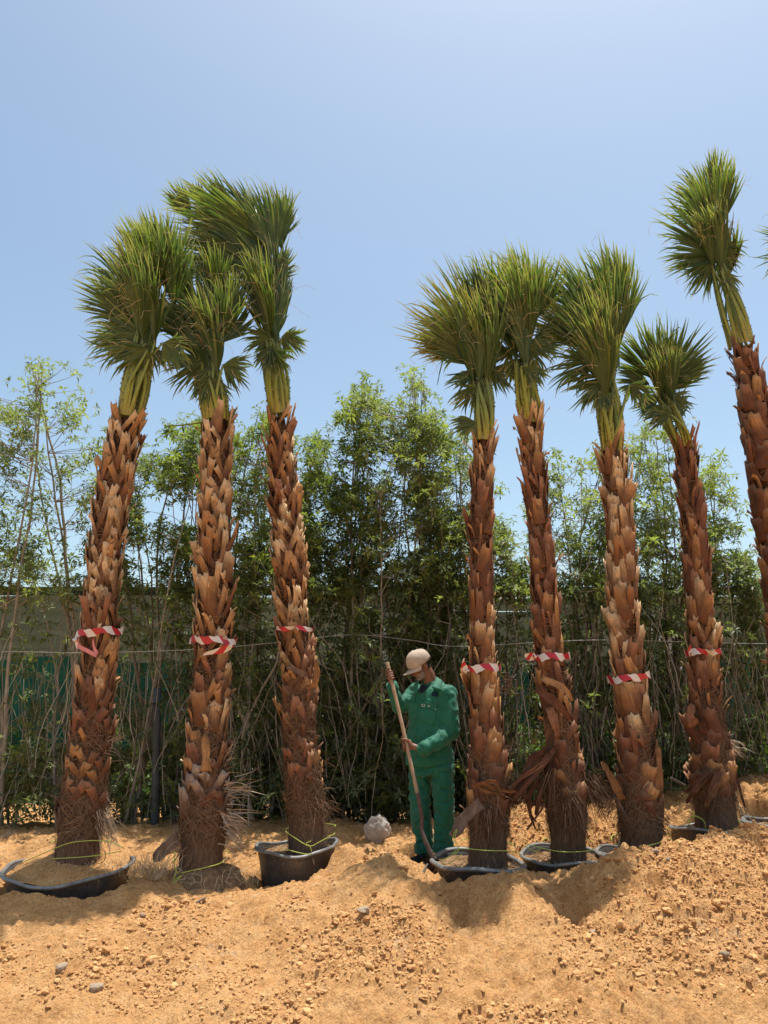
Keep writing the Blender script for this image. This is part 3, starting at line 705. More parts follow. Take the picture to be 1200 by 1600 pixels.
# ------------------------------------------------------------------ tubs
def m_tub():
    m = Mat('tub_plastic', 0.5, 0.4); c = m.coord(); n = m.noise(c, 6, 5, .6); n2 = m.noise(c, 60, 4, .7)
    k = m.ramp(n, [(.35, (.028, .028, .03)), (.6, (.06, .055, .052)), (.8, (.20, .14, .09))])
    m.col(m.mix(m.ramp(n2, [(.5, 0.), (.75, .35)]), k, (.32, .21, .12))); return m.m
def m_rim():
    m = Mat('tub_rim', 0.42, 0.5); c = m.coord(); n = m.noise(c, 14, 5, .6)
    m.col(m.ramp(n, [(.3, (.10, .10, .10)), (.55, (.20, .20, .195)), (.8, (.36, .30, .23))])); return m.m
M_TUB, M_RIM = m_tub(), m_rim()
M_SOIL = m_plain('pot_soil', (.25, .15, .08), .95, .1, .45, 25, .02, 50)
def lathe(mb, prof, seg, wob=None, mat=0):
    prof = np.asarray(prof, float); th = np.arange(seg) / seg * 2 * math.pi; k = len(prof)
    V = np.stack([prof[:, 0:1] * np.cos(th), prof[:, 0:1] * np.sin(th), np.broadcast_to(prof[:, 1:2], (k, seg))], -1)
    if wob is not None: V = wob(V, th)
    idx = np.arange(k * seg).reshape(k, seg); nx = np.roll(idx, -1, 1)
    mb.add(V.reshape(-1, 3), np.stack([idx[:-1], nx[:-1], nx[1:], idx[1:]], -1).reshape(-1, 4), mat=mat); return V
for n_, (k, a, b, Y, rp, lb, tl, hh) in enumerate(TUBS):
    c_ = at(a, b, Y); Rr = rp / ppm(c_); t = thing('plant_tub', lb, 'tub', tuple(c_ - np.array([0, 0, hh])), 'black plastic tubs round the palm bases')
    ph = random.random() * 6
    def wob(V, th, ph=ph, tl=tl, Rr=Rr, n_=n_):
        s = 1 + .045 * np.sin(2 * th + ph) + .022 * np.sin(3 * th + ph * 2) + .010 * np.sin(7 * th) + .006 * np.sin(13 * th + ph)
        V[..., 0] *= s; V[..., 1] *= s
        V[..., 2] += (tl[0] * V[..., 0] + tl[1] * V[..., 1] + .016 * np.sin(2 * th + ph * 1.3) + .007 * np.sin(5 * th + ph)) * np.clip(V[..., 2] / .2, 0, 1)
        return V
    mb = MB(); lathe(mb, [(Rr * .80, 0), (Rr * .84, hh * .3), (Rr * .90, hh * .72), (Rr * .955, hh * .93), (Rr * .965, hh - .004), (Rr * .935, hh - .01), (Rr * .90, hh * .9), (Rr * .86, hh * .5)], 72, wob); mb.obj('tub_wall', [M_TUB], t)
    rr = .015 if n_ not in (2, 6) else .020; cy = [(Rr + rr * math.cos(x_) - .3 * rr, hh + rr * .8 * math.sin(x_)) for x_ in np.linspace(0, 2 * math.pi, 11)]
    mb = MB(); lathe(mb, cy, 72, wob); mb.obj('rim', [M_RIM], t)
    # soil surface with straw
    rad = np.linspace(0.02, Rr * .93, 16); th = np.arange(60) / 60 * 2 * math.pi
    heap = {0: .11, 2: -.03, 3: .0, 4: .0, 5: .02, 6: -.03, 7: -.02}[k]
    px_ = rad[:, None] * np.cos(th); py_ = rad[:, None] * np.sin(th); s = 1 + .035 * np.sin(2 * th + ph) + .02 * np.sin(3 * th + ph * 2); px_ = px_ * s; py_ = py_ * s
    pz = hh - .03 + (.15 * np.clip(py_ / Rr, 0, 1) if k == 0 else 0) + heap * (1 - (rad[:, None] / Rr) ** 2) + .03 * fbm(px_ * 9 + n_, py_ * 9, 4, 5) + (tl[0] * px_ + tl[1] * py_)
    idx = np.arange(16 * 60).reshape(16, 60); nx = np.roll(idx, -1, 1); mb = MB()
    mb.add(np.stack([px_, py_, pz], -1).reshape(-1, 3), np.stack([idx[:-1], nx[:-1], nx[1:], idx[1:]], -1).reshape(-1, 4))
    mb.obj('soil', [MS if k in (0,) else M_SOIL], t)
    n2 = 520 if k == 0 else 330; r = np.random.default_rng(60 + k); ra = Rr * .9 * np.sqrt(r.random(n2)); ph_ = r.random(n2) * 6.28
    p0 = np.stack([ra * np.cos(ph_), ra * np.sin(ph_), hh - .02 + heap * (1 - (ra / Rr) ** 2) + 0 * ra], -1); d = nrm(r.normal(size=(n2, 3)) * np.array([1, 1, .5]) + np.array([0, 0, .25])); ln = r.uniform(.02, .07, n2)
    s5 = np.linspace(0, 1, 4); P = p0[:, None] + d[:, None] * (ln[:, None, None] * s5[None, :, None]) + np.array([0, 0, -.03]) * (s5 ** 2)[None, :, None]
    Wt = nrm(np.cross(np.gradient(P, axis=1), np.array([0.1, .9, .3]))) * .0016; mb = MB(); ribbons(mb, P, Wt, rnd=r.random(n2)); mb.obj('straw', [M_STRAW], t, kind='stuff')

# ------------------------------------------------------------------ palms, tape, rope
roots = [make_palm(i, p) for i, p in enumerate(PALMS)]

def m_tape():
    m = Mat('barrier_tape', .4, .5); a = m.n('Attribute', attribute_name='tapeuv'); sx = m.n('SeparateXYZ'); m.l(a.outputs['Vector'], sx.inputs[0])
    v = m.math('ADD', sx.outputs[0], m.math('MULTIPLY', sx.outputs[1], .045)); f = m.math('FRACT', m.math('DIVIDE', v, .150), 0)
    st = m.math('GREATER_THAN', f, .5); m.col(m.mix(st, (.66, .62, .58), (.46, .02, .035))); return m.m
M_TAPE = m_tape()
M_PINK = m_plain('faded_tape', (.62, .22, .22), .5, .4, .1)
def trunk_at(p, px, py):
    """centre, radius, frame of the palm trunk where the picture row py crosses it"""
    cs = p['c']; ys = [c[1] for c in cs][::-1]; cx = np.interp(py, ys, [c[0] for c in cs][::-1]); wv = np.interp(py, ys, [c[2] for c in cs][::-1])
    q = at(cx, py, p['Y']); return q, wv / ppm(q)
TAPES = [(0, 990, -.12, 'red and white tape round the leftmost palm, pink loose end dangling', [(118, 1000), (122, 1012), (118, 1020)], 'L'),
 (1, 1002, .03, 'red and white tape round the second palm, short loose end at its right', [(362, 1010), (345, 1016), (318, 1022)], 'R'),
 (2, 984, .0, 'narrow twisted red and white tape round the third palm from the left', [], 'N'),
 (3, 1044, -.05, 'red and white tape beside the worker, knotted bow on its left', [(730, 1048), (722, 1036), (726, 1030)], 'L'),
 (4, 1027, -.02, 'red and white tape with a thin red knot, round the dark red palm', [(835, 1026), (826, 1026), (820, 1023)], 'L'),
 (5, 1059, -.13, 'lowest red and white tape, sloping up to the right, round the bushiest palm', [], 'N'),
 (6, 1020, .0, 'crumpled red and white tape round the shortest palm near the right', [(1080, 1022), (1077, 1012), (1078, 1008)], 'L')]
for n_, (k, py, tilt, lb, tail, side) in enumerate(TAPES):
    p = PALMS[k]; c_, Rr = trunk_at(p, 0, py); Rr = Rr * 1.0 + .012; t = thing('barrier_tape', lb, 'tape', tuple(c_), 'red and white tapes tied round palm trunks')
    r = np.random.default_rng(300 + n_); th = np.linspace(0, 2 * math.pi, 73); wh = (.027 if k not in (2,) else .018) * (1 + .18 * np.sin(7 * th + n_) + .12 * np.sin(17 * th + 2 * n_))[:, None]
    nz = .008 * np.sin(5 * th + n_) ; rr = Rr + .008 * np.sin(4 * th + n_ * 2)
    tw = .5 * np.sin(3 * th + n_) * .4 + (.9 * np.exp(-((th - 4.7) / .25) ** 2) if k in (2, 6) else 0)
    P = np.stack([rr * np.cos(th), rr * np.sin(th), tilt * -rr * np.cos(th) + nz], -1)
    out = np.stack([np.cos(th), np.sin(th), 0 * th], -1); W = (np.cos(tw)[:, None] * np.array([0, 0, 1.0]) + np.sin(tw)[:, None] * out) * wh
    mb = MB(); ribbons(mb, P[None], W[None], uv=(th * Rr)[None]); mb.obj('band', [M_TAPE], t)
    if tail:
        q = np.array([at(a, b, p['Y'] - Rr * .75 - .02 * j) for j, (a, b) in enumerate(tail)]) - c_; P = spline(q, 12)
        W = np.tile(np.array([.006, -.01, .022]), (12, 1)) * (1 + .4 * np.sin(np.linspace(0, 5, 12)))[:, None]
        L_ = np.linspace(0, .2, 12); mb = MB(); ribbons(mb, P[None], W[None], uv=L_[None]); mb.obj('loose_end', [M_TAPE], t)
        kn = MB(); q2, f2, rn = lumps(q[:1] + np.array([[0, -.01, 0]]), np.array([.018]), ICO1, n_); kn.add(q2, t=f2, uv=np.c_[q2[:, 0] * 2 + .01, q2[:, 2] * 2]); kn.obj('knot', [M_TAPE], t)
    if k == 0:
        q = np.array([at(a, b, 5.80 - .01 * j) for j, (a, b) in enumerate([(124, 992), (122, 1008), (135, 1016), (152, 1024), (147, 1012), (145, 1000)])]) - c_
        P = spline(q, 18); W = np.tile(np.array([.004, 0, .014]), (18, 1)); mb = MB(); ribbons(mb, P[None], W[None]); mb.obj('faded_end', [M_PINK], t)

M_ROPE = m_plain('green_rope', (.42, .50, .10), .6, .3, .2, 30)
ROPES = [(0, [(30, 1350), (80, 1328), (115, 1316), (165, 1314), (195, 1326)], [(80, 1342), (140, 1338), (190, 1330)], 5.72, 'yellow-green twine tied low round the leftmost palm base'),
 (1, [(272, 1330), (276, 1362), (300, 1360), (335, 1352), (350, 1346)], [(276, 1362), (270, 1380), (284, 1368), (274, 1374)], 5.88, 'yellow-green twine knotted at the root ball of the second palm'),
 (2, [(446, 1299), (465, 1312), (484, 1322), (500, 1315), (524, 1302)], [(440, 1325), (470, 1333), (486, 1334), (484, 1322), (478, 1318), (486, 1314)], 6.15, 'yellow-green twine forming a cross with a loop on the third palm'),
 (3, [(706, 1335), (720, 1326), (760, 1329), (800, 1330), (815, 1336)], [(712, 1318), (708, 1306), (714, 1296), (711, 1310), (716, 1330), (690, 1345), (700, 1350), (722, 1334)], 5.88, 'yellow-green twine with a tangled loose end beside the shovel'),
 (4, [(820, 1318), (850, 1326), (880, 1331), (915, 1330), (928, 1326)], [(820, 1322), (836, 1330), (846, 1324)], 6.02, 'yellow-green twine round the base of the dark red palm'),
 (5, [(962, 1318), (975, 1324), (990, 1332), (1010, 1322), (1045, 1314)], [(985, 1328), (1000, 1326), (1050, 1310)], 6.05, 'dull green twine low on the bushiest palm base'),
 (6, [(1073, 1284), (1085, 1276), (1100, 1283), (1108, 1300), (1160, 1296)], [(1076, 1290), (1082, 1274), (1098, 1280)], 6.62, 'yellow-green twine tied over the rim under the shortest palm')]
for n_, (k, a, b, Y, lb) in enumerate(ROPES):
    t = thing('twine', lb, 'twine', tuple(at(*a[0], Y)), 'green twines tied round the palm bases'); o0 = at(*a[0], Y)
    p = PALMS[k]; c_, Rr = trunk_at(p, 0, a[2][1]); Rr += .012
    pts = np.array([at(x_, y_, Y) for x_, y_ in a])
    mb = MB(); tubes(mb, spline(pts, 24) - o0, .0032, 6); mb.obj('strand', [M_ROPE], t)
    th = np.linspace(-.2, math.pi + .2, 24); cz = pts[2][2]     # the part going round behind the trunk
    P = np.stack([c_[0] + Rr * np.cos(th), p['Y'] + Rr * np.sin(th), np.interp(th, [0, math.pi], [pts[-1][2], pts[1][2]])], -1)
    mb = MB(); tubes(mb, P - o0, .0032, 6); mb.obj('strand', [M_ROPE], t)
    pts = np.array([at(x_, y_, Y - .02) for x_, y_ in b]); mb = MB(); tubes(mb, spline(pts, 30) - o0, .0030, 6); mb.obj('loose_end', [M_ROPE], t)

# twine round the crowns
M_TIE = m_plain('pale_twine', (.50, .47, .34), .7)
for pts, Y, lb in [([(386, 478), (402, 468), (425, 466), (444, 474)], 6.25, 'pale twine binding the crown of the third palm, upper turn'), ([(388, 502), (405, 492), (425, 486), (443, 483)], 6.25, 'pale twine binding the crown of the third palm, lower turn'),
                   ([(297, 480), (312, 466), (325, 464), (332, 470)], 5.95, 'pale twine binding the crown of the second palm, upper turn'), ([(298, 512), (312, 500), (328, 494), (338, 502)], 5.95, 'pale twine binding the crown of the second palm, lower turn'), ([(205, 408), (225, 402), (252, 406)], 5.76, 'pale twine across the crown of the leftmost palm')]:
    P = np.array([at(a, b, Y + .02 * j * j) for j, (a, b) in enumerate(pts)]); mb = MB(); tubes(mb, spline(P, 16), .0035, 5)
    tag(mb.obj('twine', [M_TIE]), lb, 'twine')

# ------------------------------------------------------------------ details around the bases
def tuft(mb, p0, d, n, ln, spread, wdt, r, droop=.5, bright=.25):
    K = 6; s = np.linspace(0, 1, K); dd = nrm(np.asarray(d, float) + r.normal(0, spread * .8, (n, 3))); l = ln * r.uniform(.5, 1.15, n)
    bend = r.normal(0, .35, (n, 3)) + np.array([0, 0, -droop]); D = nrm(dd[:, None] + (s ** 1.5)[None, :, None] * bend[:, None])
    P = p0 + r.normal(0, 1, (n, 1, 3)) * np.array([.035, .02, .045]) + np.cumsum(D, 1) * (l / K)[:, None, None]
    W = nrm(np.cross(D, r.normal(size=(n, 1, 3)))) * wdt * (1.05 - s)[None, :, None]
    ribbons(mb, P, W, rnd=np.clip(bright + r.normal(0, .25, n), 0, 1))
def frayed(k, specs, mat=None, name='frayed_fibre'):
    base = np.array(roots[k].location); r = np.random.default_rng(700 + k); mb = MB()
    for (a, b, Yo, d, n, ln, sp, wd_) in specs: tuft(mb, at(a, b, PALMS[k]['Y'] + Yo) - base, d, n, ln, sp, wd_, r)
    mb.obj(name, [mat or (M_FIBP if k in (1, 6, 0) else M_FIB)], roots[k], kind='stuff')
frayed(0, [(160, 1270, -.12, (.6, -.2, -.8), 60, .22, .25, .003), (165, 1300, -.1, (.5, -.2, -.7), 50, .16, .3, .003), (168, 1160, -.05, (.8, -.1, .3), 26, .16, .3, .0025)])
frayed(1, [(352, 1235, -.1, (1, -.1, .15), 36, .26, .22, .004), (350, 1275, -.12, (.9, -.3, -.1), 60, .24, .28, .005), (352, 1300, -.1, (.9, -.3, -.5), 44, .18, .3, .004), (355, 1190, -.05, (.6, -.2, .8), 26, .12, .3, .003), (285, 1320, -.1, (-.8, -.3, -.5), 40, .2, .3, .004)])
frayed(2, [(505, 1250, -.1, (.6, -.2, -.4), 50, .16, .4, .003), (500, 1195, -.05, (.7, -.1, .3), 24, .09, .3, .003)])
frayed(3, [(783, 1070, -.05, (1, -.2, .1), 60, .13, .35, .0035), (786, 1175, -.05, (.8, -.1, .6), 40, .12, .4, .003), (765, 1265, -.2, (0, -.3, -1), 90, .24, .22, .004), (795, 1235, -.08, (.5, -.1, .6), 70, .16, .35, .004)])
frayed(4, [(890, 1235, -.18, (.1, -.3, -1), 160, .42, .22, .0030), (915, 1215, -.08, (.5, -.2, -.8), 130, .38, .25, .0028), (860, 1200, -.15, (-.2, -.2, -.9), 90, .32, .25, .003), (820, 1240, -.05, (-.8, 0, -.4), 50, .26, .3, .005)])
frayed(5, [(955, 1225, -.05, (-1, -.1, .0), 70, .18, .28, .003), (958, 1245, -.05, (-.7, -.1, -.7), 60, .2, .3, .003), (1030, 1270, -.05, (.6, -.2, -.5), 30, .14, .3, .003)])
frayed(6, [(1138, 1165, -.05, (.9, -.1, -.4), 70, .14, .35, .003), (1148, 1260, -.05, (.6, -.2, -.5), 40, .14, .35, .003)])
frayed(7, [(1160, 600, .0, (-1, -.1, .4), 14, .08, .3, .003)])
# torn single boots hanging off
def loose_boot(k, pts, Yo, wd_, mat, label=None, nm='torn_leaf_base'):
    base = np.array(roots[k].location); q = np.array([at(a, b, PALMS[k]['Y'] + Yo + dz) for a, b, dz in pts]) - base; P = spline(q, 10); T = nrm(np.gradient(P, axis=0))
    A = nrm(np.cross(T, np.array([0, 1.0, .15]))); N = np.cross(A, T); s = np.linspace(0, 1, 10); hw = wd_ * (1 - .45 * s ** 2 + .12 * np.sin(s * 9 + k) + .10 * np.sin(s * 23 + wd_ * 900)) * np.where(s > .93, .55, 1)
    c_ = np.linspace(-1, 1, 5); top = P[:, None] + A[:, None] * hw[:, None, None] * c_[:, None] + N[:, None] * (.012 * (1 - c_ ** 2))[:, None]; bot = top - N[:, None] * .008
    mb = MB(); idx = np.arange(50).reshape(10, 5); qq = np.stack([idx[:-1, :-1], idx[:-1, 1:], idx[1:, 1:], idx[1:, :-1]], -1).reshape(-1, 4)
    e = np.array(list(idx[0]) + list(idx[1:, -1]) + list(idx[-1, ::-1][1:]) + list(idx[::-1, 0][1:]))
    mb.add(np.vstack([top.reshape(-1, 3), bot.reshape(-1, 3)]), np.vstack([qq, qq[:, ::-1] + 50, np.stack([e[1:], e[:-1], e[:-1] + 50, e[1:] + 50], -1)]), along=.3)
    o = mb.obj(nm, [mat], roots[k])
    if label: o['label'] = label
loose_boot(3, [(752, 1255, 0), (725, 1278, -.05), (712, 1300, -.1), (703, 1302, -.12)], -.22, .045, M_GRY, 'bleached grey leaf base jutting out to the left')
loose_boot(4, [(838, 1075, 0), (870, 1100, -.04), (893, 1125, 0)], -.20, .035, M_DRK)
loose_boot(4, [(858, 1105, 0), (866, 1128, -.03), (872, 1155, 0)], -.22, .035, M_RED)
loose_boot(4, [(848, 1060, 0), (880, 1075, -.04), (895, 1095, 0)], -.22, .025, M_TAN)
loose_boot(1, [(322, 1205, 0), (322, 1180, -.02), (320, 1147, -.04)], -.22, .036, M_TAN, 'square-cut pale leaf base with a faded mark')
loose_boot(1, [(280, 1310, 0), (262, 1322, -.05), (240, 1345, -.05)], -.12, .05, M_GRY)
loose_boot(2, [(450, 1040, 0), (470, 1052, -.05), (482, 1054, -.03)], -.20, .022, M_GRY)
loose_boot(2, [(490, 1075, 0), (495, 1055, -.03), (494, 1030, -.06)], -.12, .028, M_TAN)
loose_boot(5, [(972, 1250, 0), (955, 1215, -.02), (940, 1190, .02)], -.16, .03, M_BRN)
loose_boot(5, [(1028, 1245, 0), (1030, 1210, -.02), (1028, 1165, 0)], -.12, .03, M_BRN)
loose_boot(6, [(1086, 1135, 0), (1078, 1120, -.03), (1082, 1100, 0)], -.1, .045, M_RED)
loose_boot(6, [(1148, 1205, 0), (1156, 1235, -.02), (1164, 1262, -.02)], -.05, .012, M_DRK)
def ragged(k, pts, Yo, wd_, mat, n=5):
    q = random.Random(k * 7 + len(pts))
    for j in range(n):
        loose_boot(k, [(a + q.uniform(-7, 7) * (1 + i_ * .5), b + q.uniform(-7, 7) * (1 + i_ * .4), c + q.uniform(-.03, .03)) for i_, (a, b, c) in enumerate(pts)], Yo, wd_ * q.uniform(.3, .6), mat if q.random() < .6 else q.choice([M_BRN, M_RED]))
ragged(4, [(862, 1175, 0), (838, 1195, -.05), (814, 1228, -.1), (808, 1242, -.1)], -.15, .045, M_DRK, 7)
ragged(4, [(850, 1222, 0), (834, 1245, -.05), (838, 1264, -.05), (836, 1282, -.05)], -.1, .035, M_DRK, 4)
ragged(6, [(1128, 1205, 0), (1116, 1232, -.05), (1106, 1258, -.06)], -.22, .04, M_DRK, 4)
ragged(6, [(1112, 1205, 0), (1090, 1232, -.05), (1077, 1248, -.04)], -.2, .035, M_DRK, 3)
ragged(3, [(740, 1222, 0), (762, 1228, -.03), (795, 1240, 0)], -.2, .03, M_BRN, 4)
# stalks of two dead strands near crown tops
for k, pts in ((3, [(752, 600, 0), (735, 650, 0), (728, 700, 0)]), (3, [(700, 545, .1), (690, 570, .1), (683, 602, .1)]), (1, [(318, 660, 0), (290, 664, 0), (258, 666, 0)])):
    loose_boot(k, pts, -.1, .006, M_STALK, None, 'hanging_strand')

# root ball under the second palm
c_ = at(318, 1362, 6.22); v, f = ICO3; q = v.copy(); nn = np.array([mnoise.fractal(Vector(a * 3.1), 1.0, 2.0, 5) for a in v])
q = q * (1 + .10 * nn)[:, None] * np.array([.34, .30, .24]); q = q + c_ - np.array(roots[1].location) + np.array([0, 0, -.17]); mb = MB(); mb.add(q, t=f)
mb.obj('root_ball', [M_SOIL], roots[1])
r = np.random.default_rng(5); mb = MB()
n2 = 420; a = nrm(r.normal(size=(n2, 3)) * np.array([1, 1, .6]) + np.array([0, -.3, .3])); p0 = a * np.array([.33, .30, .23]) + c_ - np.array(roots[1].location) + np.array([0, 0, -.165])
K = 7; P = [p0]; d = nrm(np.cross(a, r.normal(size=(n2, 3))))
for i in range(K - 1):
    d = nrm(d + r.normal(0, .45, (n2, 3)) + a * .06 + np.array([0, 0, -.1])); P.append(P[-1] + d * .028)
P = np.stack(P, 1); W = nrm(np.cross(np.gradient(P, axis=1), a[:, None])) * .0018; ribbons(mb, P, W, rnd=r.random(n2)); mb.obj('roots', [M_STRAW], roots[1], kind='stuff')

# dry grass tufts on the sand
def grass(name, label, a, b, Y, n, ln):
    p = at(a, b, Y); p[2] = float(height(p[0], p[1])); r = np.random.default_rng(int(a)); mb = MB()
    q = np.zeros((n, 3)); q[:, 0] = r.normal(0, .07, n); q[:, 1] = r.normal(0, .06, n)
    d = nrm(r.normal(0, .5, (n, 3)) + np.array([0, 0, 1.0])); K = 6; s = np.linspace(0, 1, K); l = ln * r.uniform(.5, 1.2, n)
    D = nrm(d[:, None] + (s ** 2)[None, :, None] * r.normal(0, .6, (n, 1, 3))); P = q[:, None] + np.cumsum(D, 1) * (l / K)[:, None, None]
    W = nrm(np.cross(D, np.array([.2, .9, .1]))) * .0018 * (1.05 - s)[None, :, None]; ribbons(mb, P, W, rnd=r.random(n)); o = mb.obj(name, [M_STRAW], kind='stuff'); o.location = p; tag(o, label, 'grass', 'tufts of dry grass')
grass('grass_tuft', 'dry grass tuft between the leftmost tub and the bare root ball', 232, 1385, 5.95, 240, .24)
grass('grass_tuft', 'low dry tuft at the left end of the leftmost tub', 30, 1340, 6.3, 130, .12)
grass('grass_tuft', 'sparse dry stalks right of the bare root ball', 380, 1345, 6.2, 90, .14)
grass('grass_tuft', 'dry litter tuft between the two rightmost tubs', 1155, 1300, 6.6, 60, .10)

# twig lying in front, pale sheath chunk, shard
def stick(label, pts, Y, rad, mat=None):
    P = np.array([at(a, b, Y + dy) for a, b, dy in pts]); mb = MB(); tubes(mb, spline(P, 10), np.linspace(rad, rad * .5, 10), 6); tag(mb.obj('stick', [mat or M_BARKD]), label, 'stick', 'sticks lying on the sand')
stick('dark curved stick lying on the sand before the bare root ball', [(298, 1424, -.02), (305, 1412, 0), (322, 1402, .05)], 5.5, .010)
stick('short brown stub lying by the worker tub, pointing up right', [(659, 1368, -.05), (668, 1350, 0)], 5.95, .013)
stick('pale broken branch on the sand between two right palms', [(1048, 1216, 0), (1060, 1222, 0), (1072, 1228, 0)], 7.4, .018)
stick('thin wooden stake leaning on the bushiest palm base', [(960, 1350, -.02), (966, 1330, 0), (968, 1310, 0)], 6.0, .012)
c_ = at(590, 1290, 7.2); zg = float(height(c_[0], c_[1])); v, f = ICO3; q = v.copy(); ang = np.arctan2(q[:, 1], q[:, 0])
q[:, 0] *= .115 * (1 - .25 * np.clip(q[:, 2], 0, 1) ** 2); q[:, 1] *= .075 * (1 - .18 * np.exp(-((np.abs(q[:, 0]) - .02) / .015) ** 2)); q[:, 2] *= .125
q[:, 2] += .006 * np.clip(v[:, 2], 0, 1) * np.sin(v[:, 0] * 9); q *= (1 + .16 * np.array([mnoise.noise(Vector(a * 3.1)) + .5 * abs(mnoise.noise(Vector(a * 8))) for a in v]))[:, None]
M_SHEATH = m_plain('pale_sheath', (.44, .39, .34), .8, .2, .18, 16, .004, 40)
mb = MB(); mb.add(q, t=f); o = mb.obj('rock', [M_SHEATH], smooth=False); o.location = (c_[0], c_[1], zg + .09)
tag(o, 'pale grey ridged boulder standing on the sand left of the worker', 'rock')

# ------------------------------------------------------------------ hedge trees
TOPX = [-400, -150, -60, 0, 40, 95, 128, 150, 190, 235, 290, 350, 400, 470, 520, 565, 610, 655, 672, 700, 730, 780, 800, 812, 850, 880, 930, 975, 1010, 1050, 1090, 1140, 1165, 1180, 1300, 1500]
TOPY = [560, 560, 560, 600, 545, 528, 575, 690, 665, 690, 655, 620, 625, 680, 640, 585, 568, 565, 600, 650, 668, 735, 860, 880, 700, 680, 690, 680, 655, 665, 710, 735, 800, 925, 880, 820]
#        x0   x1   Y   n_up n_low mat pale label
TREES = [(-420, -130, 8.3, 300, 60, 0, 0, 'leafy roadside tree past the left edge of the photo'),
 (-150, 60, 8.1, 330, 50, 0, 1, 'sparse pale-stemmed tree at the left edge, thin arching branches'),
 (30, 170, 8.5, 235, 60, 0, 1, 'thin tree with bare whitish stems just left of the leftmost palm'),
 (175, 300, 8.5, 390, 150, 1, 0, 'dense dark shrub-like tree between the two leftmost palms'),
 (285, 400, 8.7, 360, 170, 1, 0, 'slim leafy tree directly behind the second palm'),
 (375, 485, 8.3, 430, 190, 1, 0, 'leafy tree filling the gap between the second and third palms'),
 (465, 580, 8.6, 560, 280, 1, 0, 'bushy tree just right of the third palm'),
 (550, 690, 8.3, 680, 330, 0, 0, 'tallest, densest tree, rising above the worker'),
 (655, 745, 8.7, 400, 220, 0, 0, 'bushy tree behind the palm beside the worker'),
 (725, 812, 8.4, 240, 130, 0, 0, 'narrow tree at the sky gap right of the straight palm'),
 (845, 945, 8.5, 210, 150, 0, 0, 'light green tree between the dark red palm and the bushiest palm'),
 (925, 1030, 8.7, 190, 150, 0, 0, 'light green tree behind the bushiest palm'),
 (1000, 1105, 8.4, 260, 150, 0, 0, 'light green tree reaching highest behind the shortest palm'),
 (1085, 1180, 8.6, 200, 160, 0, 0, 'light green tree between the shortest and the tallest palm'),
 (1180, 1420, 8.5, 230, 200, 0, 0, 'tree beyond the right edge, behind the tallest palm')]
ROS = []
def rosette(r, n=8, ln=.11):
    mb = []
    for k in range(n):
        a = k * 2.4 + r.uniform(-.3, .3); el = r.uniform(-.35, .95); d = np.array([math.cos(a) * math.cos(el), math.sin(a) * math.cos(el), math.sin(el)])
        L_ = ln * r.uniform(.65, 1.15); sd_ = np.cross(d, np.array([0, 0, 1.0])); sd_ /= np.linalg.norm(sd_) + 1e-6; up = np.cross(sd_, d); wv = L_ * r.uniform(.13, .19)
        b = d * .012; m1 = b + d * L_ * .45 + up * L_ * .05; t = b + d * L_ - up * L_ * .12 - np.array([0, 0, L_ * .10])
        mb.append(np.array([b, m1 + sd_ * wv + up * .005, m1, m1 - sd_ * wv + up * .005, t]))
    return np.array(mb)
_r = np.random.default_rng(77); ROS = [rosette(_r) for _ in range(10)]
LT = np.array([(0, 2, 1), (0, 3, 2), (1, 2, 4), (2, 3, 4)])
def add_rosettes(mb, pos, r, scale=1.0, bright=.45, nleaf=8):
    n = len(pos); R_ = np.stack([ROS[i] for i in r.integers(0, 10, n)]); a = r.random(n) * 6.28
    tilt = r.normal(0, .45, (n, 2)); ca, sa = np.cos(a), np.sin(a); X_ = R_[..., 0] * ca[:, None, None] - R_[..., 1] * sa[:, None, None]; Y_ = R_[..., 0] * sa[:, None, None] + R_[..., 1] * ca[:, None, None]; Z_ = R_[..., 2]
    X2 = X_ + Z_ * tilt[:, 0, None, None]; Y2 = Y_ + Z_ * tilt[:, 1, None, None]; Z2 = Z_ - X_ * tilt[:, 0, None, None] - Y_ * tilt[:, 1, None, None]
    Vv = np.stack([X2, Y2, Z2], -1) * (scale * r.uniform(.7, 1.2, n))[:, None, None, None] + pos[:, None, None]
    Vv = Vv[:, :nleaf]; m = n * nleaf; V = Vv.reshape(m, 5, 3); F = LT[None] + (np.arange(m) * 5)[:, None, None]
    rn = np.clip(np.repeat(bright + r.normal(0, .16, n), nleaf) + r.normal(0, .12, m), 0, 1)
    mb.add(V.reshape(-1, 3), t=F.reshape(-1, 3), rnd=np.repeat(rn, 5))
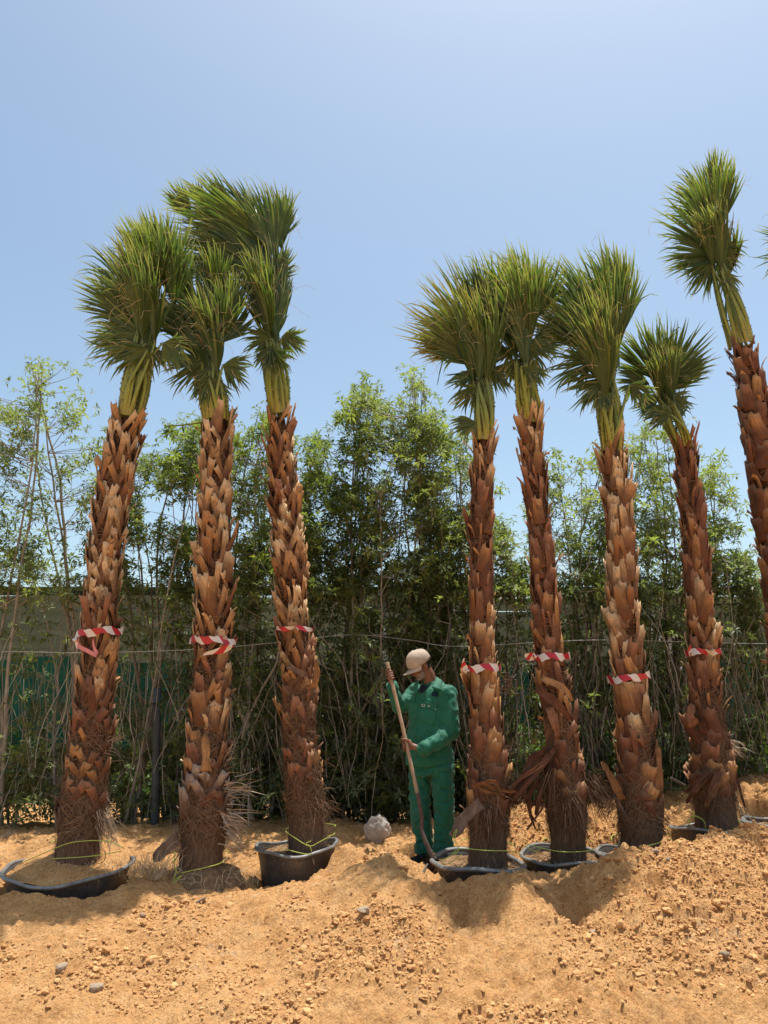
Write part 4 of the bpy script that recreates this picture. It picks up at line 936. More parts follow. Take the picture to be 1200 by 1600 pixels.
def make_tree(i, T_):
    x0, x1, Y0, nu, nl, mt, pale, lb = T_; r = np.random.default_rng(400 + i)
    cx = (x0 + x1) / 2; g = at(cx, 1290, Y0); gz = float(height(g[0], g[1], False)) - .03; g[2] = gz
    root = thing('hedge_tree', lb, 'tree', tuple(g), 'slender leafy trees in the hedge row behind the palms')
    # leaf clusters in the crown volume
    def samp(n, lo, hi, dense):
        out = []
        while len(out) < n:
            px = r.uniform(x0 - 12, x1 + 12); tp = np.interp(px, TOPX, TOPY) + 16 - 34 * max(0, float(vnoise(np.array(px / 9.), np.array(3.3), 8)) - .45) + 22 * max(0, .4 - float(vnoise(np.array(px / 17.), np.array(7.3), 9))); py = tp + (hi - tp) * r.random() ** .9 if lo is None else r.uniform(lo, hi)
            if py < tp: continue
            nz = float(vnoise(np.array(px / 26.), np.array(py / 26.), 90 + i % 3)) + .35 * float(vnoise(np.array(px / 11.), np.array(py / 11.), 95))
            if nz < dense: continue
            out.append(at(px, py, Y0 + r.normal(0, .30)))
        return np.array(out)
    up = samp(nu, None, 930, .68 if nu < 400 else .60); lo = np.vstack([samp(int(nl * 1.5), 900, 1270, .50), samp(60 + nl // 5, 1170, 1292, .45)])
    pts = np.vstack([up, lo]) - g
    # stems
    ns = 7 if pale else 11; stems = []
    order = r.permutation(len(up))[:ns]
    ends = up[order] - g; ends = ends[np.argsort(-ends[:, 2])]
    # make sure some stems reach the top
    hi_ = np.argsort(-(up[:, 2]))[:ns // 2]; ends[:len(hi_)] = up[hi_] - g
    half = (x1 - x0) / 2 / ppm(g)
    for k in range(ns):
        b = np.array([r.uniform(-1, 1) * half * .75, r.normal(0, .22), 0.0]); e = ends[k]; bz = float(height(b[0] + g[0], b[1] + g[1], False)) - g[2] - .05; b[2] = bz
        m1 = b * .66 + e * .34 + np.array([r.normal(0, .08), r.normal(0, .08), .05]); m2 = b * .3 + e * .7 + np.array([r.normal(0, .10), r.normal(0, .08), .04]); P = spline([b, m1, m2, e], 18)
        P[1:-1] += r.normal(0, .008, (16, 3)); rad = r.uniform(.012, .024) * (1.5 if pale and k < 2 else 1) * np.linspace(1, .22, 18); mb = MB(); tubes(mb, P[None], rad[None], 7); mb.obj('stem', [M_BARKP if (pale or r.random() < .45) else M_BARKD], root)
        stems.append(P)
    SP = np.concatenate(stems)
    # twigs from the stem to each third cluster
    mb = MB(); tp = []
    for q in pts[::2]:
        d = np.linalg.norm(SP - q, axis=1) + 10 * (SP[:, 2] > q[2] - .08); s0 = SP[np.argmin(d)]
        if np.linalg.norm(s0 - q) > 1.3: continue
        m = (s0 + q) / 2 + r.normal(0, .04, 3) - np.array([0, 0, .03]); tp.append(spline([s0, m, q], 7))
    if tp: tp = np.array(tp); tubes(mb, tp, np.linspace(.0050, .0018, 7)[None].repeat(len(tp), 0), 3, rnd=r.random(len(tp)), cap=False)
    # bare twig tangle low down
    nb = 125 if not pale else 85; b = np.stack([r.uniform(-1.1, 1.1, nb) * half, r.normal(0, .32, nb), r.uniform(-.02, 1.1, nb) ** 1.3 + gz * 0], -1); d = nrm(np.stack([r.normal(-.05, .22, nb), r.normal(0, .15, nb), np.ones(nb)], -1)); P = [b]; st = r.uniform(.05, .17, nb)[:, None]
    for k in range(9):
        d = nrm(d + r.normal(0, .13, (nb, 3)) + np.array([0, 0, .05])); P.append(P[-1] + d * st)
    P = np.stack(P, 1); tubes(mb, P, (r.uniform(.0025, .007, (nb, 1)) * np.linspace(1, .35, 10)[None]), 3, rnd=r.random(nb), cap=False)
    mb.obj('twigs', [M_BARK], root, kind='stuff')
    mb = MB(); add_rosettes(mb, up - g, r, .68, .5)
    for e_ in range(3):
        extra = up[r.random(len(up)) < .72] - g; extra = extra + r.normal(0, .085, extra.shape); add_rosettes(mb, extra, r, .60, .44)
    mb.obj('crown', [M_HLEAF2 if mt == 0 else M_HLEAF], root)
    mb = MB(); add_rosettes(mb, lo - g, r, .82, .48)
    for e_ in range(2): add_rosettes(mb, lo - g + r.normal(0, .13, lo.shape), r, .70, .40); mb.obj('lower_foliage', [M_HLEAF2], root)
for i, T_ in enumerate(TREES): make_tree(i, T_)

# post, wire
M_POST = m_plain('post_grey', (.06, .068, .075), .6, .3, .2, 12)
a, b = at(243, 1298, 8.0), at(246, 1075, 8.0); mb = MB(); tubes(mb, spline([a - np.array([0, 0, .2]), b], 6), .040, 14); tag(mb.obj('fence_post', [M_POST]), 'dark blue-grey round post standing in the hedge between the two left palms', 'post')
M_WIRE = m_plain('wire', (.45, .45, .43), .5, .4)
P = np.array([at(px, py, 7.75) for px, py in [(-600, 1012), (0, 1018), (130, 1020), (300, 1015), (420, 1005), (545, 992), (640, 1000), (720, 1010), (930, 1000), (1200, 1006), (1700, 1010)]]); mb = MB(); tubes(mb, spline(P, 90), .0028, 5); tag(mb.obj('wire', [M_WIRE]), 'thin pale wire stretched along the whole hedge behind the palms', 'wire')

# ------------------------------------------------------------------ nursery behind: shade house, potted shrubs
M_CLOTH = Mat('shade_cloth', .9, .1); _c = M_CLOTH.coord(); _n = M_CLOTH.noise(_c, .8, 4); _k = M_CLOTH.ramp(_n, [(.35, (.055, .055, .034)), (.65, (.085, .083, .052))]); M_CLOTH.col(_k); M_CLOTH.translucent(_k, .38); M_CLOTH = M_CLOTH.m
M_EDGE = m_plain('dark_net', (.022, .034, .030), .9, .1, .3, 3)
M_BEAM = m_plain('steel_beam', (.22, .22, .19), .6, .3)
M_TEAL = Mat('teal_net', .8, .2); _n = M_TEAL.noise(M_TEAL.coord(), 4, 4); _k = M_TEAL.ramp(_n, [(.3, (.010, .095, .072)), (.7, (.025, .17, .13))]); M_TEAL.col(_k); M_TEAL.translucent(_k, .3); M_TEAL = M_TEAL.m
M_DNET = m_plain('back_net', (.030, .042, .032), .9, .1, .4, 1.0)
sh = thing('shade_house', 'long low shade house with olive cloth roof far behind the hedge', 'shade house', (0, 11.6, 0))
def boxm(mb, lo, hi):
    (a, b, c), (d, e, f) = lo, hi; V = [(x_, y_, z_) for x_ in (a, d) for y_ in (b, e) for z_ in (c, f)]
    mb.add(V, [(0, 1, 3, 2), (4, 6, 7, 5), (0, 4, 5, 1), (2, 3, 7, 6), (0, 2, 6, 4), (1, 5, 7, 3)])
for k in range(12):                                  # roof strips, each sagging between rails
    y0 = k * 2.0; xs = np.linspace(-24, 24, 97); ys = np.linspace(y0, y0 + 1.93, 6); XX, YY = np.meshgrid(xs, ys)
    ZZ = 2.86 - .10 * np.sin((YY - y0) / 1.93 * math.pi) - .10 * np.abs(np.sin(XX * math.pi / 4)) + .03 * fbm(XX, YY, 2, k); idx = np.arange(XX.size).reshape(XX.shape); mb = MB()
    mb.add(np.stack([XX, YY, ZZ], -1).reshape(-1, 3), np.stack([idx[:-1, :-1], idx[:-1, 1:], idx[1:, 1:], idx[1:, :-1]], -1).reshape(-1, 4)); mb.obj('roof_cloth', [M_CLOTH], sh)
    mb = MB(); boxm(mb, (-24, y0 - .05, 2.80), (24, y0 - .005, 2.86)); mb.obj('rail', [M_BEAM], sh, smooth=False)
mb = MB(); boxm(mb, (-24, -.12, 2.78), (24, -.06, 2.90)); mb.obj('roof_edge', [M_EDGE], sh, smooth=False)
mb = MB(); boxm(mb, (-24, 24.1, -.2), (24, 24.16, 2.84)); mb.obj('back_net', [M_DNET], sh, smooth=False)
for x_ in range(-24, 25, 4):
    for y_ in (.02, 8, 16):
        mb = MB(); tubes(mb, [[(x_, y_, -.2), (x_, y_, 2.78)]], .04, 8); mb.obj('post', [M_BEAM], sh)
mb = MB(); tubes(mb, [[(-4.9, .2, 2.75), (-3.6, .5, 2.3)]], .035, 6); mb.obj('brace', [M_BEAM], sh)
def netwall(label, xa, xb, Y, z0, z1, mat, nm='windbreak_net'):
    xs = np.linspace(xa, xb, 90); zs = np.linspace(z0, z1, 14); XX, ZZ = np.meshgrid(xs, zs); YY = Y + .06 * np.sin(XX * 5) * (1 - (ZZ - z0) / (z1 - z0)) + .05 * fbm(XX * 2, ZZ * 2, 3, 3); ZZ = ZZ + .05 * np.sin(XX * 2.2) * (ZZ > z1 - .01); idx = np.arange(XX.size).reshape(XX.shape); mb = MB()
    mb.add(np.stack([XX, YY, ZZ], -1).reshape(-1, 3), np.stack([idx[:-1, :-1], idx[:-1, 1:], idx[1:, 1:], idx[1:, :-1]], -1).reshape(-1, 4)); tag(mb.obj(nm, [mat]), label, 'net')
netwall('teal green windbreak net hanging behind the leftmost palms', -8.2, -3.0, 11.9, .55, 1.85, M_TEAL)
netwall('teal green net scrap hanging right of the straight palm', 1.0, 2.2, 12.0, .8, 1.8, M_TEAL)
netwall('pale green net between the right-hand palms', 4.4, 5.6, 12.0, .7, 1.9, M_TEAL)
M_WHITE = m_plain('white_sheet', (.75, .76, .78), .5, .4, .05)
P = at(1046, 1018, 12.0); mb = MB(); xs = np.linspace(-.10, .14, 7); zs = np.linspace(-.32, .32, 9); XX, ZZ = np.meshgrid(xs, zs); YY = .05 * np.sin(XX * 20 + ZZ * 9); idx = np.arange(63).reshape(9, 7)
mb.add(np.stack([XX - ZZ * .28, YY, ZZ], -1).reshape(-1, 3), np.stack([idx[:-1, :-1], idx[:-1, 1:], idx[1:, 1:], idx[1:, :-1]], -1).reshape(-1, 4)); o = mb.obj('plastic_sheet', [M_WHITE]); o.location = P; tag(o, 'torn white plastic sheet glimpsed through the hedge left of the shortest palm', 'sheet')

M_NPOT = m_plain('nursery_pot', (.02, .02, .022), .5, .4)
SHR = [(20, 1150, 11.5, .62), (75, 1140, 12.5, .6), (200, 1268, 9.4, .34), (268, 1262, 9.5, .36), (228, 1275, 9.9, .3), (130, 1175, 12, .55), (180, 1160, 12.4, .6), (255, 1150, 11.2, .62), (400, 1160, 11.4, .6), (395, 1262, 9.6, .4), (440, 1256, 9.6, .4), (530, 1170, 11.5, .6), (520, 1245, 9.6, .42), (590, 1180, 11.0, .6), (640, 1170, 11.0, .6),
       (700, 1165, 11.2, .65), (825, 1170, 11.0, .62), (900, 1170, 11.2, .65), (935, 1150, 11.4, .65), (1030, 1150, 10.8, .72), (1055, 1120, 11.8, .75), (1160, 1150, 11.3, .66), (1190, 1150, 10.6, .7), (1245, 1150, 11.0, .7), (-60, 1150, 11.4, .6), (330, 1160, 11.9, .6), (760, 1165, 11.6, .6), (980, 1180, 10.6, .6), (480, 1160, 12.0, .6)]
SHL = ['green potted shrub behind the pale stems at the far left edge', 'green potted shrub just left of the leftmost palm, beyond the hedge', 'low bright shrub just right of the leftmost palm base', 'low shrub beside the dark blue-grey post, on its right', 'small low shrub right behind the dark blue-grey post foot', 'potted shrub hidden behind the leftmost palm trunk', 'tall potted shrub right of the leftmost palm at the teal net', 'tall potted shrub beside the post under the teal net', 'tall potted shrub right of the second palm trunk', 'low shrub at the hedge foot right of the second palm', 'low shrub at the hedge foot left of the third palm', 'tall potted shrub right of the third palm trunk', 'low shrub at the hedge foot right of the third palm', 'potted shrub beyond the hedge above the pale boulder', 'potted shrub directly behind the worker', 'potted shrub between the worker and the straight palm', 'potted shrub between the straight palm and the dark red palm', 'potted shrub right behind the dark red palm', 'potted shrub left of the bushiest palm trunk', 'large bright shrub left of the shortest palm trunk', 'tall far shrub just left of the shortest palm trunk', 'potted shrub right of the shortest palm trunk', 'potted shrub at the right edge behind the stems', 'potted shrub past the right edge of the photo', 'potted shrub past the left edge of the photo', 'potted shrub hidden behind the second palm trunk', 'potted shrub hidden behind the straight palm trunk', 'potted shrub just right behind the bushiest palm trunk', 'potted shrub behind the third palm trunk']
for i, (a, b, Y, hgt) in enumerate(SHR):
    r = np.random.default_rng(900 + i); p = at(a, b, Y); zg = float(height(p[0], p[1], False)); where = 'left of the second palm' if a < 290 else 'between the second palm and the worker' if a < 640 else 'between the worker and the dark red palm' if a < 860 else 'near the right-hand palms'
    t = thing('potted_shrub', SHL[i], 'shrub', (p[0], p[1], zg), 'potted nursery shrubs beyond the hedge')
    s = hgt / .6; mb = MB(); lathe(mb, [(.13 * s, 0), (.17 * s, .26 * s), (.18 * s, .27 * s), (.165 * s, .27 * s), (.15 * s, .22 * s), (.001, .22 * s)], 18); mb.obj('pot', [M_NPOT], t)
    n = 130; q = nrm(r.normal(size=(n, 3))) * (r.random((n, 1)) ** .4) * np.array([.42, .38, .40]) * s; q[:, 2] += (.25 + .42) * s; mb = MB(); add_rosettes(mb, q, r, .62, .55); mb.obj('foliage', [M_BUSH], t)
# spare nursery soil heap seen between the stems

# ------------------------------------------------------------------ the worker
MY = 6.73
def J(px, py, dy=0.0): return at(px, py, MY + dy)
def ell(c, rx, ry, rz, rot=0.0, base=ICO2):
    v, f = base; q = v * np.array([rx, ry, rz]); cr, sr = math.cos(rot), math.sin(rot)
    return np.stack([q[:, 0] * cr - q[:, 1] * sr, q[:, 0] * sr + q[:, 1] * cr, q[:, 2]], -1) + np.asarray(c), f
def remesh(mb, name, mats, voxel, smooth=2, parent=None, bumpf=None):
    me = mb.mesh(name, mats); o = bpy.data.objects.new('tmp', me); COL.objects.link(o)
    m = o.modifiers.new('r', 'REMESH'); m.mode = 'VOXEL'; m.voxel_size = voxel
    if smooth:
        m = o.modifiers.new('s', 'SMOOTH'); m.iterations = smooth; m.factor = .5
    dg = bpy.context.evaluated_depsgraph_get(); dg.update(); me2 = bpy.data.meshes.new_from_object(o.evaluated_get(dg)); me2.name = name
    bpy.data.objects.remove(o)
    me2.materials.clear()
    for m in mats: me2.materials.append(m)
    n = len(me2.vertices); co_ = np.empty(n * 3); me2.vertices.foreach_get('co', co_); co_ = co_.reshape(-1, 3)
    if bumpf is not None:
        no = np.empty(n * 3); me2.vertices.foreach_get('normal', no); no = no.reshape(-1, 3); co_ = co_ + no * bumpf(co_, no)[:, None]; me2.vertices.foreach_set('co', co_.ravel())
    me2.polygons.foreach_set('use_smooth', np.ones(len(me2.polygons), bool)); me2.update()
    return link(name, me2, parent)
def chain(mb, pts, rad, n=None, sides=12, flat=None):
    pts = np.asarray(pts, float); n = n or max(4, len(pts) * 4); P = spline(pts, n); rr = np.interp(np.linspace(0, 1, n), np.linspace(0, 1, len(rad)), rad)
    tubes(mb, P, rr, sides)
    for e in (0, -1):
        q, f = ell(P[e], rr[e], rr[e], rr[e]); mb.add(q, t=f)
def loft(mb, rings, rot, seg=28):
    """rings: (centre, half width, half depth, power)"""
    th = np.arange(seg) / seg * 2 * math.pi; V = []
    for c, a, b, pw in rings:
        cx = np.sign(np.cos(th)) * np.abs(np.cos(th)) ** pw * a; cy = np.sign(np.sin(th)) * np.abs(np.sin(th)) ** pw * b
        V.append(np.stack([cx * math.cos(rot) - cy * math.sin(rot), cx * math.sin(rot) + cy * math.cos(rot), 0 * th], -1) + c)
    V = np.array(V); k = len(V); idx = np.arange(k * seg).reshape(k, seg); nx = np.roll(idx, -1, 1)
    Q = np.stack([idx[:-1], nx[:-1], nx[1:], idx[1:]], -1).reshape(-1, 4)
    if V[-1, 0, 2] < V[0, 0, 2]: Q = Q[:, ::-1]
    t = []
    for j in range(1, seg - 1):
        a_, b_ = (idx[0, 0], idx[0, j], idx[0, j + 1]), (idx[-1, 0], idx[-1, j + 1], idx[-1, j])
        t += [a_[::-1], b_[::-1]] if V[-1, 0, 2] > V[0, 0, 2] else [a_, b_]
    mb.add(V.reshape(-1, 3), Q, t)

ROT = R(-33)           # the body's lateral axis in the world: his left shoulder is nearer the camera
FC = np.array([math.sin(ROT), -math.cos(ROT), 0])      # body faces here (towards camera-left)
LT_ = np.array([math.cos(ROT), math.sin(ROT), 0])      # his left
foot = J(670, 1338, 0.02)
man = thing('person', 'man in green work overalls and a beige cap, looking down, both hands on a shovel', 'person', tuple(foot))
O = foot
def mesh_local(mb):
    mb.v = [a - O for a in mb.v]; return mb

hipc = J(672, 1190); chest = J(673, 1105); neckb = J(678, 1072, .02); 
shL = J(699, 1086, -.10); elL = J(705, 1142, -.14); wrL = J(660, 1172, -.27); haL = J(642, 1169, -.31)
shR = J(650, 1084, .12); elR = J(624, 1107, .06); wrR = J(612, 1070, -.07); haR = J(611, 1054, -.10)
knR = J(656, 1262, .04); anR = J(664, 1330, .10); knL = J(694, 1262, -.07); anL = J(693, 1330, -.02)
hpR = J(656, 1198, .07); hpL = J(690, 1198, -.07)
headc = J(656, 1039, -.04)
H_top, H_bot = J(607, 1043, -.10), J(655, 1252, -.36)      # shovel handle line
HA = H_top - H_bot; HA /= np.linalg.norm(HA)
def on_handle(py):
    f_ = (py - 1043) / (1252 - 1043); return H_top + (H_bot - H_top) * f_
HR = .0155
# hands wrap the handle
def hand(mb, c, axis_, palm_dir, thumb_up, wrist, size=1.0, side=1):
    """c on the handle; palm lies on palm_dir side; fingers curl round to the front"""
    n = palm_dir - axis_ * np.dot(palm_dir, axis_); n /= np.linalg.norm(n); b = np.cross(axis_, n) * side
    rf = .0088 * size
    pc = c + n * (HR + .016); q = []
    for k in range(4):                     # fingers
        cc = c + axis_ * (.030 - .0205 * k) * size * thumb_up; rad = HR + rf * .9; ln = [205, 235, 225, 185][k]
        a = np.radians(np.linspace(-20, ln, 9)); P = [cc + (n * math.cos(x_) + b * math.sin(x_)) * (rad + (.004 if x_ > 2.2 else 0)) for x_ in a]
        kn = cc + n * (HR + .020) + b * -.012; P = [kn] + P
        chain(mb, P, [rf * 1.18] + [rf * 1.1] * 3 + [rf] * 3 + [rf * .85], 22, 10)
    # palm: a flattened block on the near side
    M_ = np.stack([n, b, axis_], 1); v, f = ICO2
    q = v * np.array([.017, .030, .044]) * size; mb.add(q @ M_.T + pc - b * .006, t=f)
    # thumb: from the side of the palm, crossing over the fingers
    tb = c + n * (HR + .010) - b * .018 + axis_ * .020 * thumb_up
    t1 = c - b * (HR + .012) + axis_ * .040 * thumb_up + n * .004; t2 = c - b * (HR + .004) * .6 - n * (HR + .006) + axis_ * .052 * thumb_up; t3 = c - n * (HR + .012) + b * .010 + axis_ * .056 * thumb_up
    chain(mb, [tb, t1, t2, t3], [.0125 * size, .0112 * size, .0098 * size, .008 * size], 16, 10)
    chain(mb, [wrist, (wrist * .45 + pc * .55), pc], [.026, .024, .022], 10, 14)
mb = MB()
hcL = on_handle(1169); hcR = on_handle(1057)
hand(mb, hcL, HA, (wrL - hcL) / np.linalg.norm(wrL - hcL) + np.array([0, .25, 0]), 1, wrL, 1.0, 1)
hand(mb, hcR, HA, np.array([.15, .75, -.2]), 1, wrR, 1.0, -1)
# arms, legs, torso under the clothes
chain(mb, [shL, elL], [.045, .036]); chain(mb, [elL, wrL], [.036, .026]); chain(mb, [shR, elR], [.045, .036]); chain(mb, [elR, wrR], [.036, .026])
chain(mb, [hpL, knL], [.07, .05]); chain(mb, [knL, anL], [.05, .036]); chain(mb, [hpR, knR], [.07, .05]); chain(mb, [knR, anR], [.05, .036])
loft(mb, [(hipc + np.array([0, 0, -.04]), .12, .08, .9), (hipc + np.array([0, 0, .12]), .12, .08, .9), (chest, .15, .09, .9), (neckb - np.array([0, 0, .05]), .13, .07, .9), (neckb + np.array([0, 0, -.01]), .06, .055, 1)], ROT)
# head: looks down and to camera-left
HF = nrm(np.array([-.80, -.44, -.62])); HU = nrm(np.array([-.50, -.22, 1.0])); HU = nrm(HU - HF * np.dot(HU, HF)); HS = np.cross(HU, HF)
def hp(f_, s_, u_): return headc + HF * f_ + HS * s_ + HU * u_
def hell(mb, f_, s_, u_, rf, rs, ru, base=ICO2):
    v, t = base; q = hp(f_, s_, u_) + v[:, 0:1] * rf * HF + v[:, 1:2] * rs * HS + v[:, 2:3] * ru * HU; mb.add(q, t=t)
hell(mb, -.012, 0, .030, .098, .076, .088, ICO3)      # cranium
hell(mb, .040, 0, -.040, .054, .055, .072)            # jaw
hell(mb, .072, 0, -.088, .022, .028, .020)            # chin
hell(mb, .086, 0, -.016, .016, .013, .026)            # nose bridge
hell(mb, .101, 0, -.030, .015, .016, .013)            # nose tip
hell(mb, .092, .012, -.034, .010, .009, .009); hell(mb, .092, -.012, -.034, .010, .009, .009)
hell(mb, .078, 0, .018, .016, .050, .013)             # brow
hell(mb, .083, 0, -.058, .012, .026, .007); hell(mb, .081, 0, -.067, .012, .023, .008)   # lips
for s_ in (-1, 1):
    hell(mb, .058, s_ * .038, -.022, .026, .022, .024)      # cheek
    hell(mb, .070, s_ * .031, .000, .013, .015, .010)       # eyelid
    hell(mb, -.010, s_ * .078, -.010, .020, .008, .032)     # ear
    hell(mb, -.004, s_ * .082, -.030, .011, .007, .012)
chain(mb, [neckb - np.array([0, 0, .05]), neckb * .45 + hp(-.02, 0, -.05) * .55, hp(-.018, 0, -.03)], [.062, .056, .058], 10, 16)
def m_skin():
    m = Mat('skin', .5, .4); n = m.noise(m.coord(), 30, 4); m.col(m.ramp(n, [(.3, (.17, .075, .045)), (.7, (.27, .13, .08))])); m.bump(n, .3, .002)
    m.b.inputs['Subsurface Weight'].default_value = .06; m.b.inputs['Subsurface Radius'].default_value = (.01, .004, .002); m.b.inputs['Subsurface Scale'].default_value = .5; return m.m
M_SKIN = m_skin()
body = remesh(mesh_local(mb), 'body', [M_SKIN], .0036, 3, man)
# beard and back hair: thin shells grown out of the head surface
def shell(name, mat, cond, off):
    me = body.data; n = len(me.vertices); c_ = np.empty(n * 3); me.vertices.foreach_get('co', c_); c_ = c_.reshape(-1, 3) + O; no = np.empty(n * 3); me.vertices.foreach_get('normal', no); no = no.reshape(-1, 3)
    d = c_ - headc; F_, S_, U__ = d @ HF, d @ HS, d @ HU; k = cond(F_, S_, U__)
    sizes = np.empty(len(me.polygons), np.int32); me.polygons.foreach_get('loop_total', sizes); li = np.empty(len(me.loops), np.int32); me.loops.foreach_get('vertex_index', li); st = np.empty(len(me.polygons), np.int32); me.polygons.foreach_get('loop_start', st)
    q4 = st[sizes == 4][:, None] + np.arange(4); q4 = li[q4]; q4 = q4[k[q4].all(1)]
    if not len(q4): return
    u, inv = np.unique(q4, return_inverse=True); jit = np.array([mnoise.noise(Vector(x_ * 160)) for x_ in c_[u]]) * .0012
    m_ = MB(); m_.add(c_[u] - O + no[u] * (off + jit)[:, None], inv.reshape(-1, 4)); m_.obj(name, [mat], man)
M_BEARD = m_plain('grey_beard', (.24, .22, .20), .9, .1, .5, 150); M_HAIR = m_plain('dark_hair', (.03, .026, .022), .9, .1, .4, 120)
shell('beard', M_BEARD, lambda f, s, u: (u < -.045) & (u > -.104) & (f > .022) & (f < .15) & ~((np.abs(s) < .020) & (u > -.076) & (u < -.052) & (f > .08)), .0022)
shell('hair', M_HAIR, lambda f, s, u: (u < .03) & (u > -.055) & (f < -.018) & (f > -.16), .005)
# eyes
mb = MB()
for s_ in (-1, 1): hell(mb, .0775, s_ * .031, -.004, .0055, .008, .0045, ICO1)
M_EYE = m_plain('eye', (.05, .03, .02), .15, .6); mesh_local(mb).obj('eye', [M_EYE], man)
# cap
def m_cap():
    m = Mat('cap_cloth', .85, .15); n = m.noise(m.coord(), 26, 4); m.col(m.ramp(n, [(.3, (.42, .335, .255)), (.7, (.54, .44, .345))])); m.bump(m.noise(m.coord(), 700, 2), .3, .001); return m.m
M_CAP = m_cap()
mb = MB(); th = np.arange(40) / 40 * 2 * math.pi; ph = np.linspace(0, 1, 14); V = []
for p_ in ph:
    a = p_ * R(90); rr = math.sin(a) ** .9; up = math.cos(a) ** .85
    seam = 1 - .022 * np.clip(1 - np.abs(((th / (math.pi / 3)) % 1) - 0) * 14, 0, 1) - .022 * np.clip(1 - np.abs(((th / (math.pi / 3)) % 1) - 1) * 14, 0, 1)
    wr = 1 + .02 * np.sin(th * 5 + p_ * 4) * p_
    V.append(hp(-.010, 0, .030) + (np.cos(th) * rr * seam * wr)[:, None] * .112 * HF + (np.sin(th) * rr * seam * wr)[:, None] * .092 * HS + (up * .103 + .012 * math.cos(a) * (np.cos(th) * .5)[:, None]) * HU)
V.append(V[-1] - HU * .020 + 0 * HF); V.append(V[-1] * .97 + hp(-.010, 0, .012) * .03)
V = np.array(V); k = len(V); idx = np.arange(k * 40).reshape(k, 40); nx = np.roll(idx, -1, 1); mb.add(V.reshape(-1, 3), np.stack([idx[:-1], idx[1:], nx[1:], nx[:-1]], -1).reshape(-1, 4)); capo = mesh_local(mb).obj('cap', [M_CAP], man)
mb = MB(); a = np.linspace(-1.15, 1.15, 22); rows = []
for j, t_ in enumerate(np.linspace(0, 1, 7)):
    rows.append(hp(-.010, 0, .016) + (np.cos(a) * (.108 + t_ * .082 * np.cos(a * .85)))[:, None] * HF + (np.sin(a) * (.090 + .004 * t_))[:, None] * HS - HU * (.010 * t_ + .030 * t_ * np.sin(a)[:, None] ** 2 * 1.2 - .012 * t_ * np.cos(a)[:, None]))
V = np.array(rows); V2 = V - HU * .004; idx = np.arange(V.shape[0] * 22).reshape(-1, 22); q = np.stack([idx[:-1, :-1], idx[:-1, 1:], idx[1:, 1:], idx[1:, :-1]], -1).reshape(-1, 4)
e = np.array(list(idx[0]) + list(idx[1:, -1]) + list(idx[-1, ::-1][1:]) + list(idx[::-1, 0][1:])); n_ = V.shape[0] * 22
mb.add(np.vstack([V.reshape(-1, 3), V2.reshape(-1, 3)]), np.vstack([q, q[:, ::-1] + n_, np.stack([e[:-1], e[:-1] + n_, e[1:] + n_, e[1:]], -1)])); mesh_local(mb).obj('brim', [M_CAP], capo)
mb = MB(); hell(mb, -.010, 0, .136, .008, .008, .005, ICO1); mesh_local(mb).obj('cap_button', [M_CAP], capo)
mb = MB(); hell(mb, .155, -.030, .004, .012, .016, .0022, ICO1); mesh_local(mb).obj('brim_sticker', [M_WHITE], capo)

# clothes
def m_cloth():
    m = Mat('overall_cloth', .68, .35); c = m.coord(); n = m.noise(c, 5, 5); f = m.noise(c, 60, 3)
    k = m.ramp(n, [(.3, (.004, .105, .058)), (.7, (.010, .155, .088))]); d = m.ramp(m.noise(c, 12, 5, .7), [(.55, 0.), (.8, .35)])
    m.col(m.mix(d, k, (.10, .17, .11))); m.bump(m.noise(c, 900, 2), .25, .0008)
    m.b.inputs['Sheen Weight'].default_value = .15; return m.m
M_GRN = m_cloth()
def wrinkle(amp, sc, axisz=1.0):
    def f(c, n):
        out = np.empty(len(c))
        for i, p in enumerate(c):
            a = mnoise.fractal(Vector((p[0] * sc, p[1] * sc, p[2] * sc * axisz)), .9, 2.1, 3); b = mnoise.noise(Vector((p[0] * sc * 2.3 + 5, p[1] * sc * 2.3, p[2] * sc * 2.3 * axisz + p[0] * 7)))
            out[i] = (1 - abs(a) * 2.2) * .55 + b * .35 - .25
        return out * amp
    return f
mb = MB()
Z = lambda v: np.array([0, 0, v])
loft(mb, [(J(671, 1195), .208, .150, .85), (J(671, 1188), .208, .150, .85), (J(671, 1172), .200, .142, .85), (J(671, 1150), .190, .138, .85), (J(672, 1120), .195, .135, .85), (J(673, 1098), .205, .128, .85), (J(674, 1082, .0), .185, .110, .9), (J(676, 1073, .01), .125, .085, .95), (J(678, 1066, .02), .078, .075, 1)], ROT, 40)
# shoulders and sleeves
q, f = ell(shL, .082, .082, .085); mb.add(q, t=f); q, f = ell(shR + np.array([.0, 0, 0]), .080, .08, .085); mb.add(q, t=f)
def sleeve(a, b, c, w_):
    chain(mb, [a, a * .5 + b * .5 + np.array([.004, .0, 0]), b], [.080, .074, .070], 14, 18)
    d = nrm(c - b); chain(mb, [b, b * .5 + c * .5 - Z(.008), c - d * .005], [.070, .066, w_], 14, 18)
sleeve(shL, elL, wrL, .050)
chain(mb, [shR, shR * .5 + elR * .5, elR], [.078, .066, .058], 14, 18); chain(mb, [elR, wrR - nrm(wrR - elR) * .015], [.056, .044], 12, 18)
jacket = remesh(mesh_local(mb), 'jacket', [M_GRN], .0075, 3, man, wrinkle(.022, 7.5, .6))
